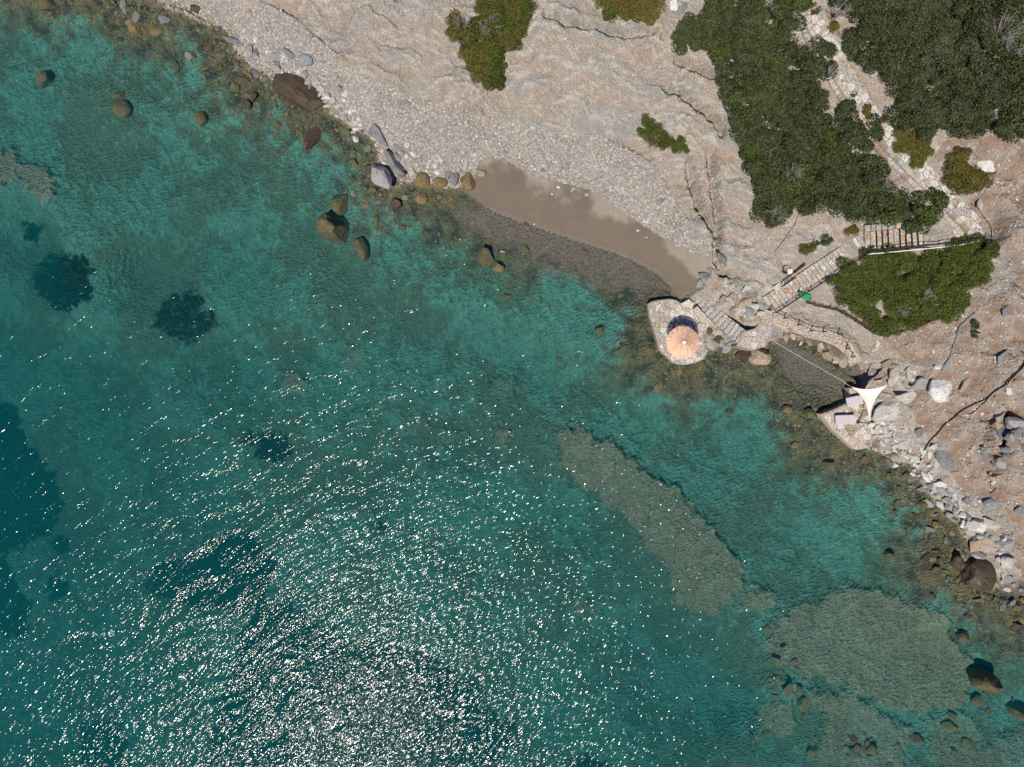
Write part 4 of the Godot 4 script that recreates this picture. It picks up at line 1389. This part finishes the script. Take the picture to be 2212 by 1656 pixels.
func ways() -> void:
	flight("lower_stairway", "long crazy-paved stairway climbing from the landing to the bend", FLIGHT_A, 0.72, 26, 1201, func(_i): return false)
	flight("upper_stairway", "paved stairway flight with black edged steps above the hedge", FLIGHT_B, 0.72, 15, 1202, func(i): return i not in [0, 1, 5, 10, 13, 14])
	# the kerb of big pale stones along the upper side of the flight
	var kerb := thing("stone_kerb", "pale stone kerb along the upper side of the black edged flight", "kerb")
	var k := shift_line(points_of(FLIGHT_B), -0.98)
	rng.seed = 1210
	var s := 0.0
	while s < 0.97:
		var l := rng.randf_range(0.05, 0.09)
		var a: Array = at_length(k, s)
		var b: Array = at_length(k, minf(1.0, s + l - 0.006))
		var w := Vector3(-(b[0].z - a[0].z), 0, b[0].x - a[0].x).normalized() * rng.randf_range(0.18, 0.25)
		var o := PackedVector2Array()
		var c: Vector3 = (a[0] + b[0]) * 0.5
		for q in [a[0] - w, b[0] - w, b[0] + w, a[0] + w]: o.append(Vector2(q.x - c.x, q.z - c.z))
		part("kerb_stone", slab_mesh(o, -0.3, rng.randf_range(0.12, 0.2), 0.03), M[["flag_white", "flag_grey", "flag_beige"][rng.randi() % 3]], kerb, Transform3D(Basis(), c + Vector3(0, 0.05, 0)))
		s += l
	# landing at the top bend and the path that goes on uphill
	var pts := points_of(PATH)
	var top := thing("path_landing", "broad flagstone landing at the bend above the hedge", "paving")
	var o2 := plate([[2056, 490], [2070, 470], [2052, 452], [2074, 446], [2100, 470], [2128, 496], [2124, 512], [2092, 512], [2062, 518]], 7.1)
	part("base", slab_mesh(o2, 6.3, 7.08, 0.03), M.mortar, top)
	lay_flags(top, Geometry2D.offset_polygon(o2, -0.03)[0], 0.52, 1211, func(_q): return 7.10, ["flag_white", "flag_grey", "flag_beige"])
	var path := thing("stone_path", "pale flagstone path climbing between the two thickets", "path")
	var line := smooth_line(pts, 4)
	var walk := strip(line, -0.25, 0.88)
	for i in line.size() - 1:
		var a: Vector3 = line[i]
		var b: Vector3 = line[i + 1]
		var d := (b - a)
		var w := Vector3(-d.z, 0, d.x).normalized()
		var m := (a + b) * 0.5
		var o3 := PackedVector2Array()
		for q in [a - w * 0.3, b - w * 0.3, b + w * 0.9, a + w * 0.9]: o3.append(Vector2(q.x - m.x, q.z - m.z))
		part("base", slab_mesh(o3, -0.5, -0.04 - 0.004 * (i % 2), 0.005), M.mortar, path, Transform3D(Basis(), m))
	var alongline := line
	lay_flags(path, walk, 0.5, 1212, func(q): return along(alongline, q) + 0.0, ["flag_white", "flag_white", "flag_grey", "flag_beige"])
	var wall := thing("low_wall", "low tan stone wall along the right side of the upper path", "wall")
	var wl := shift_line(line, -0.72)
	rng.seed = 1213
	s = 0.0
	while s < 0.985:
		var l := rng.randf_range(0.012, 0.024)
		var a: Array = at_length(wl, s)
		var b: Array = at_length(wl, minf(1.0, s + l - 0.0008))
		var w := Vector3(-(b[0].z - a[0].z), 0, b[0].x - a[0].x).normalized()
		for side in [-0.19, 0.17]:
			var o4 := PackedVector2Array()
			var c: Vector3 = (a[0] + b[0]) * 0.5 + w * side
			var j := rng.randf_range(0.14, 0.17)
			for q in [a[0] + w * (side - j), b[0] + w * (side - j), b[0] + w * (side + j), a[0] + w * (side + j)]: o4.append(Vector2(q.x - c.x, q.z - c.z))
			part("wall_stone", slab_mesh(o4, -0.6, 0.16 + side * 0.5 + rng.randf_range(0.0, 0.06), 0.025), M[["flag_beige", "flag_grey", "tan", "flag_beige"][rng.randi() % 4]], wall, Transform3D(Basis(), c))
		s += l
	# lower path to the sail
	var lower := thing("lower_path", "cream stone path behind the rope fence above the little cove", "path")
	var lp := smooth_line(points_of(LOWER), 4)
	for i in lp.size() - 1:
		var a: Vector3 = lp[i]
		var b: Vector3 = lp[i + 1]
		var w := Vector3(-(b - a).z, 0, (b - a).x).normalized() * 0.5
		var m := (a + b) * 0.5
		var o5 := PackedVector2Array()
		for q in [a - w, b - w, b + w, a + w]: o5.append(Vector2(q.x - m.x, q.z - m.z))
		part("base", slab_mesh(o5, -0.6, -0.04 - 0.004 * (i % 2), 0.005), M.cream, lower, Transform3D(Basis(), m))
	lay_flags(lower, strip(lp, -0.48, 0.48), 0.42, 1214, func(q): return along(lp, q), ["cream", "flag_beige", "cream", "flag_grey"])
	# terrace of the loungers
	var ter := thing("stone_terrace", "tan stone terrace at the water with two loungers", "terrace")
	var to := plate([[1774, 893], [1800, 884], [1838, 866], [1836, 836], [1872, 838], [1884, 880], [1884, 925], [1886, 964], [1852, 971], [1832, 955], [1800, 925]], 0.95)
	part("base", slab_mesh(to, -0.9, 0.92, 0.08), M.tan_base, ter)
	lay_flags(ter, Geometry2D.offset_polygon(to, -0.10)[0], 0.55, 1215, func(_q): return 0.92, ["cream", "flag_beige", "flag_white", "cream", "tan"], 0.03, 0.06)

func parasol() -> void:
	var a := chart(1478.4, 739.3, 3.0)
	var t := thing("thatched_parasol", "round peach coloured thatched parasol on the stone platform", "parasol", Vector3(a.x, 0.62, a.z))
	part("pole", tube_mesh([Vector3(0, -0.1, 0), Vector3(0, 2.35, 0)], 0.05, 10), M.wood, t)
	part("foot", box_mesh(Vector3(0.5, 0.12, 0.5), 0.03), M.flag_grey, t, Transform3D(Basis(), Vector3(0, 0.06, 0)))
	var st := SurfaceTool.new()
	st.begin(Mesh.PRIMITIVE_TRIANGLES)
	rng.seed = 1300
	var n := 300
	# reeds in three courses from the cap to the ragged eave
	for course in 3:
		for i in n:
			var ang := TAU * (i + rng.randf_range(-0.5, 0.5)) / n
			var r0: float = [0.05, 0.35, 0.72][course]
			var r1: float = [0.62, 1.0, 1.30][course] + rng.randf_range(-0.05, 0.05)
			var lift: float = [0.03, 0.015, 0.0][course] + rng.randf_range(0.0, 0.022)
			var w := TAU / n * 0.95
			var f := func(r: float) -> float: return 2.40 - 0.50 * r / 1.3 + lift - 0.03 * pow(r / 1.3, 3.0)
			var k := rng.randf_range(0.70, 1.18)
			var c := Color(0.76 * k, 0.50 * k, 0.35 * k)
			var q := []
			for e in [[r0, -w * 0.6], [r0, w * 0.6], [r1, w * 0.55], [r1, -w * 0.55]]:
				q.append(Vector3(cos(ang + e[1]) * e[0], f.call(e[0]), sin(ang + e[1]) * e[0]))
			var mid0: Vector3 = (q[0] + q[1]) * 0.5 + Vector3(0, 0.008, 0)
			var mid1: Vector3 = (q[2] + q[3]) * 0.5 + Vector3(0, 0.008, 0)
			st.set_color(c)
			for v in [q[0], q[3], mid1, q[0], mid1, mid0, mid0, mid1, q[2], mid0, q[2], q[1]]:
				st.add_vertex(v)
	st.generate_normals()
	var can := part("canopy", st.commit(), M.thatch, t)
	for i in 8:
		var g := TAU * i / 8.0
		part("rib", tube_mesh([Vector3(0, 2.3, 0), Vector3(cos(g) * 1.15, 1.93, sin(g) * 1.15)], 0.018, 5), M.wood, can)
	var cap := CylinderMesh.new()
	cap.top_radius = 0.10
	cap.bottom_radius = 0.17
	cap.height = 0.14
	cap.radial_segments = 20
	part("cap", cap, M.white, t, Transform3D(Basis(), Vector3(0, 2.47, 0)))

func sail() -> void:
	var c := [chart(1838, 833, 2.75), chart(1920, 829, 2.95), chart(1879, 913, 2.75)]
	var mid: Vector3 = (c[0] + c[1] + c[2]) / 3.0
	var t := thing("shade_sail", "white three cornered shade sail stretched over the terrace", "sail", Vector3(mid.x, mid.y, mid.z))
	var st := SurfaceTool.new()
	st.begin(Mesh.PRIMITIVE_TRIANGLES)
	st.set_smooth_group(0)
	var n := 24
	var f := func(i: int, j: int) -> Vector3:
		var b := [1.0 - float(i + j) / n, float(i) / n, float(j) / n]
		var p: Vector3 = c[0] * b[0] + c[1] * b[1] + c[2] * b[2]
		for e in [[0, 1, 0.30], [1, 2, 0.46], [0, 2, 0.46]]:
			var m: Vector3 = (c[e[0]] + c[e[1]]) * 0.5
			p += (mid - m) * (4.0 * b[e[0]] * b[e[1]] * e[2])
		p.y -= 3.0 * b[0] * b[1] * b[2] * 1.2
		return p - mid
	for i in n:
		for j in n - i:
			var q := [f.call(i, j), f.call(i + 1, j), f.call(i, j + 1)]
			for v in q: st.add_vertex(v)
			if i + j < n - 1:
				for v in [f.call(i + 1, j), f.call(i + 1, j + 1), f.call(i, j + 1)]: st.add_vertex(v)
	st.generate_normals()
	part("cloth", st.commit(), M.cloth, t)
	for k in c:
		part("corner_ring", tube_mesh([k - mid + Vector3(-0.04, 0, 0), k - mid + Vector3(0.04, 0, 0)], 0.03, 6), M.iron, t)
	var long := chart(1636, 716, 2.2)
	part("guy_rope", tube_mesh(sag(long - mid, c[0] - mid, 0.15), 0.014, 5), M.rope, t)
	var short := settle(1950, 798)
	part("guy_rope", tube_mesh(sag(short - mid + Vector3(0, 0.1, 0), c[1] - mid, 0.03), 0.014, 5), M.rope, t)
	var m := thing("sail_mast", "thin black mast holding the lower corner of the shade sail", "mast", Vector3(c[2].x, 0.9, c[2].z))
	part("pole", tube_mesh([Vector3(0, -0.1, 0), Vector3(0, c[2].y - 0.88, 0)], 0.035, 8), M.iron, m)
	part("foot", box_mesh(Vector3(0.24, 0.05, 0.24), 0.01), M.iron, m, Transform3D(Basis(), Vector3(0, 0.06, 0)))

func sag(a: Vector3, b: Vector3, down: float, n := 14) -> Array:
	var o := []
	for i in n + 1:
		var s := float(i) / n
		o.append(a.lerp(b, s) - Vector3(0, down * 4.0 * s * (1.0 - s), 0))
	return o

func rounded(w: float, d: float, r: float) -> PackedVector2Array:
	var o := PackedVector2Array()
	for k in 4:
		var c := Vector2((w * 0.5 - r) * [1, -1, -1, 1][k], (d * 0.5 - r) * [1, 1, -1, -1][k])
		for i in 5:
			var a := PI * 0.5 * (k + i / 4.0)
			o.append(c + Vector2(cos(a), sin(a)) * r)
	return o

func lounger(u: float, v: float, turn: float, label: String) -> void:
	var p := chart(u, v, 1.3)
	var t := thing("sun_lounger", label, "sun lounger", Vector3(p.x, 0.97, p.z), "loungers on the terrace")
	t.rotation_degrees.y = turn
	part("frame", slab_mesh(rounded(1.50, 0.74, 0.06), 0.18, 0.24, 0.01), M.pipe, t)
	for x in [-0.65, 0.65]:
		for z in [-0.3, 0.3]:
			part("leg", box_mesh(Vector3(0.05, 0.2, 0.05), 0.01), M.pipe, t, Transform3D(Basis(), Vector3(x, 0.09, z)))
	part("mattress", slab_mesh(rounded(1.06, 0.78, 0.09), 0.24, 0.37, 0.04), M.pad, t, Transform3D(Basis(), Vector3(-0.24, 0, 0)))
	var h := part("backrest", slab_mesh(rounded(0.50, 0.76, 0.07), 0.0, 0.13, 0.04), M.pad, t, Transform3D(Basis(Vector3.BACK, 0.13), Vector3(0.54, 0.26, 0)))
	part("seam", box_mesh(Vector3(0.012, 0.02, 0.7), 0.004), M.pipe, h, Transform3D(Basis(), Vector3(-0.26, 0.11, 0)))

func fences() -> void:
	# rope fence
	var t := thing("rope_fence", "black posts with a sagging rope along the lower path", "fence")
	var posts := [[1670, 668, 2.2], [1702, 687, 2.1], [1732, 701, 2.0], [1760, 714, 1.95], [1787, 716, 1.9], [1821, 721, 1.95], [1837, 753, 1.8], [1848, 771, 1.7]]
	var tops := []
	for q in posts:
		var p := chart(q[0], q[1], q[2] + 0.8)
		var g := minf(height(p.x, p.z), q[2] + 0.05)
		part("post", tube_mesh([Vector3(p.x, g - 0.15, p.z), p], 0.045, 6), M.iron, t)
		tops.append(p)
	for i in tops.size() - 1:
		part("rope", tube_mesh(sag(tops[i] - Vector3(0, 0.06, 0), tops[i + 1] - Vector3(0, 0.06, 0), 0.1, 8), 0.016, 5), M.iron, t)
	# handrails beside the stairs
	rail("handrail", "black handrail along the lower side of the long stairway", points_of(FLIGHT_A), 0.80, 8)
	rail("handrail", "black handrail between the black edged flight and the hedge", points_of(FLIGHT_B) + points_of(LANDING).slice(1), 0.80, 8)
	var wp := shift_line(points_of(FLIGHT_B) + points_of(LANDING).slice(1), 0.98, 0.25)
	var w := part("white_pipe", tube_mesh(smooth_line(wp, 5), 0.04, 6), M.white, self)
	tag(w, "white water pipe running between the hedge and the flight", "pipe")
	# small iron railing on the left of the stairs
	var r := thing("iron_railing", "short black iron railing on the left of the long stairway", "railing")
	var a := chart(1689, 620, 3.5)
	var b := chart(1717, 600, 3.9)
	for k in [0.0, 0.45]:
		part("rail", tube_mesh([a + Vector3(0, k, 0), b + Vector3(0, k, 0)], 0.028, 6), M.iron, r)
	for i in 9:
		var q := a.lerp(b, i / 8.0)
		part("bar", tube_mesh([q + Vector3(0, -0.45, 0), q + Vector3(0, 0.45, 0)], 0.02, 5), M.iron, r)
	# brush fence round the lower side of the hedge
	var f := thing("brush_fence", "low brown brushwood fence under the lower edge of the hedge", "fence")
	var line := laid_line([[1742, 652], [1772, 663], [1806, 670], [1833, 684], [1860, 701], [1882, 716], [1906, 724], [1943, 718], [2000, 698], [2053, 676]], 0.0, 8)
	rng.seed = 1400
	for i in range(0, line.size(), 4):
		part("post", tube_mesh([line[i] - Vector3(0, 0.2, 0), line[i] + Vector3(0, 0.7, 0)], 0.035, 5), M.brush, f)
	for i in line.size() - 1:
		var st := SurfaceTool.new()
		st.begin(Mesh.PRIMITIVE_TRIANGLES)
		for k in 9:
			var q: Vector3 = line[i].lerp(line[i + 1], k / 9.0)
			st.append_from(tube_mesh([q + Vector3(rng.randfn() * 0.03, -0.05, rng.randfn() * 0.03), q + Vector3(rng.randfn() * 0.08, rng.randf_range(0.35, 0.6), rng.randfn() * 0.08)], 0.02, 4, 0.008), 0, Transform3D())
		part("brushwood", st.commit(), M.brush, f)

func rail(called: String, label: String, p: Array, side: float, n: int) -> void:
	var t := thing(called, label, "handrail", Vector3.ZERO, "handrails of the stairway")
	var l := shift_line(p, side)
	for i in n + 1:
		var q: Vector3 = at_length(l, i / float(n))[0]
		part("post", tube_mesh([q + Vector3(0, -0.25, 0), q + Vector3(0, 0.85, 0)], 0.028, 6), M.iron, t)
	for h in [0.85, 0.42]:
		var q := []
		for k in l: q.append(k + Vector3(0, h, 0))
		part("rail", tube_mesh(q, 0.026, 6), M.iron, t)

func bits() -> void:
	# hoses and pipes on the right slope
	var hose := laid_line([[2290, 700], [2212, 781], [2162, 829], [2134, 856], [2102, 872], [2070, 891], [2043, 913], [2016, 943], [2000, 966], [1988, 986], [1982, 1003]], 0.08)
	tag(part("black_hose", tube_mesh(hose, 0.055, 7), M.black, self), "long black hose curving down the brown slope to the cobbles", "hose")
	var h2 := laid_line([[2290, 712], [2212, 790], [2166, 834], [2130, 864], [2106, 886], [2092, 894]], 0.07)
	tag(part("black_hose", tube_mesh(h2, 0.035, 6), M.black, self), "short thin hose ending beside the long black hose", "hose")
	var gp := laid_line([[2106, 677], [2073, 706], [2063, 738], [2034, 801]], 0.12, 4)
	tag(part("grey_pipe", tube_mesh(gp, 0.06, 8), M.pipe, self), "bent grey pipe lying down the slope below the hedge", "pipe")
	var cb := laid_line([[2095, 439], [2114, 452], [2136, 456], [2147, 476], [2148, 493], [2145, 513]], 0.05)
	tag(part("cable", tube_mesh(cb, 0.025, 5), M.black, self), "black cable looping round the path landing", "cable")
	var dr := laid_line([[1732, 445], [1722, 470], [1716, 486], [1696, 515], [1674, 545]], 0.05)
	tag(part("cable", tube_mesh(dr, 0.022, 5), M.black, self), "thin dark cable hanging down from the thicket's lower tip", "cable")
	var stick := laid_line([[2100, 1000], [2070, 1012]], 0.08)
	tag(part("driftwood", tube_mesh(stick, 0.035, 5, 0.015), M.dead, self), "pale stick beside the dark oval boulder", "driftwood")
	var st2 := laid_line([[2138, 1154 - 90], [2152, 1052]], 0.08)
	tag(part("driftwood", tube_mesh(st2, 0.05, 5, 0.03), M.black, self), "short charred stick on the right slope", "driftwood")
	# pipe coil, bucket and rods
	var c := settle(1698, 582)
	var coil := thing("pipe_coil", "coil of black pipe lying beside the stairway", "pipe coil", c)
	for k in 4:
		var ring := []
		for i in 25:
			var a := TAU * i / 24.0
			ring.append(Vector3(cos(a) * (0.36 - 0.03 * k), 0.05 + 0.055 * k, sin(a) * (0.36 - 0.03 * k)))
		part("turn", tube_mesh(ring, 0.022, 5), M.black, coil)
	var b := settle(1703, 588)
	var bucket := thing("white_tub", "round white tub beside the pipe coil", "tub", b)
	var tub := CylinderMesh.new()
	tub.top_radius = 0.2
	tub.bottom_radius = 0.16
	tub.height = 0.3
	part("body", tub, M.white, bucket, Transform3D(Basis(), Vector3(0, 0.2, 0)))
	var lid := CylinderMesh.new()
	lid.top_radius = 0.2
	lid.bottom_radius = 0.215
	lid.height = 0.03
	part("lid", lid, M.white, bucket, Transform3D(Basis(), Vector3(0, 0.37, 0)))
	rng.seed = 1500
	for i in 6:
		var s := settle(1709 + i * 1.5, 592 - i * 0.4 + rng.randf_range(-2, 2))
		var e := settle(1734 + i * 1.3, 571 + rng.randf_range(-3, 4))
		tag(part("iron_rod", tube_mesh([s + Vector3(0, 0.12, 0), e + Vector3(0, 0.14, 0)], 0.02, 5), M.iron, self), "thin iron rod in the bundle by the white tub", "rod", "bundle of rods")
	var w := settle(1683, 618)
	var slab := part("white_slab", box_mesh(Vector3(0.95, 0.16, 0.45), 0.03), M.flag_white, self, Transform3D(Basis(Vector3.UP, 0.6), w + Vector3(0, 0.12, 0)))
	tag(slab, "white stone slab at the left foot of the long stairway", "slab")
	# green netting
	var g := thing("green_net", "green netting draped by the right of the stairway", "net", settle(1735, 641))
	var st := SurfaceTool.new()
	st.begin(Mesh.PRIMITIVE_TRIANGLES)
	st.set_smooth_group(0)
	var f := func(i: int, j: int) -> Vector3:
		return Vector3((i / 8.0 - 0.5) * 1.0 + (j / 5.0) * 0.1, 0.35 + 0.08 * sin(i * 1.9 + j) - 0.2 * j / 5.0, (j / 5.0 - 0.5) * 0.5 + (i / 8.0 - 0.5) * 0.42)
	for i in 8:
		for j in 5:
			for q in [f.call(i, j), f.call(i + 1, j), f.call(i + 1, j + 1), f.call(i, j), f.call(i + 1, j + 1), f.call(i, j + 1)]: st.add_vertex(q)
	st.generate_normals()
	part("cloth", st.commit(), M.net, g)
	part("post", tube_mesh([Vector3(-0.5, -0.2, -0.3), Vector3(-0.5, 1.0, -0.3)], 0.035, 6), M.iron, g)
	part("post", tube_mesh([Vector3(0.5, -0.2, 0.2), Vector3(0.5, 0.5, 0.2)], 0.03, 6), M.iron, g)
	# dark board at the path
	var bd := settle(1886, 296)
	tag(part("dark_board", box_mesh(Vector3(1.1, 0.06, 0.35), 0.01), M.black, self, Transform3D(Basis(Vector3.UP, -0.9), bd + Vector3(0, 0.5, 0))), "dark board at the left edge of the upper path", "board")

func outcrop() -> void:
	strew(46, 520, on_line([[1566, 630], [1590, 648], [1606, 668], [1622, 690], [1640, 655], [1610, 622], [1575, 606]], 9.0), "crag", "rough pitted rock between the beach stairs and the long stairway", "rough rocks beside the beach stairs", Vector2(10, 30), ["pale", "tan", "grey", "pale"])
	strew(22, 521, on_line([[1512, 610], [1530, 596], [1550, 586], [1562, 556]], 5.0), "crag", "grey rock at the foot of the cliff beside the beach", "rocks at the beach foot", Vector2(10, 26), ["grey", "slate", "tan"])
	strew(20, 522, on_line([[1528, 722], [1545, 738], [1570, 754], [1596, 762]], 5.0), "crag", "weathered rock under the lower side of the beach stairs", "rocks below the beach stairs", Vector2(10, 26), ["tan", "grey", "weed"])
	strew(18, 523, on_line([[1690, 722], [1740, 738], [1790, 765], [1822, 792]], 7.0), "crag", "tan ledge rock between the rope fence and the cove", "ledge rocks of the cove", Vector2(14, 34), ["tan", "cream_rock", "tan"])
	strew(20, 524, on_line([[2140, 900], [2170, 930], [2200, 920], [2180, 980], [2150, 1000]], 14.0), "crag", "grey crag on the slope near the right edge", "crags near the right edge", Vector2(16, 44), ["grey", "slate", "tan"])
	strew(16, 525, on_line([[1880, 760], [1905, 790], [1930, 800], [1950, 830], [1990, 790]], 10.0), "crag", "layered rock above the shade sail", "layered rocks above the sail", Vector2(16, 40), ["pale", "tan", "cream_rock"])

func _ready() -> void:
	stage()
	fields()
	carve()
	materials()
	plan()
	terrain()
	sea()
	stones_and_paints()
	M.pale_step = M.flag_grey
	M.grey_step = M.flag_beige
	M.tan_base = M.cream
	M.cream_rock = M.cream
	platform()
	beach_stairs()
	landing()
	ways()
	parasol()
	sail()
	lounger(1826, 905, 2.0, "lounger in the open at the lower side of the terrace")
	lounger(1850, 864, 12.0, "lounger half under the shade sail")
	fences()
	boulders()
	shore_stones()
	outcrop()
	plants()
	bits()
	pebbles()
	print("built ", Time.get_ticks_msec())
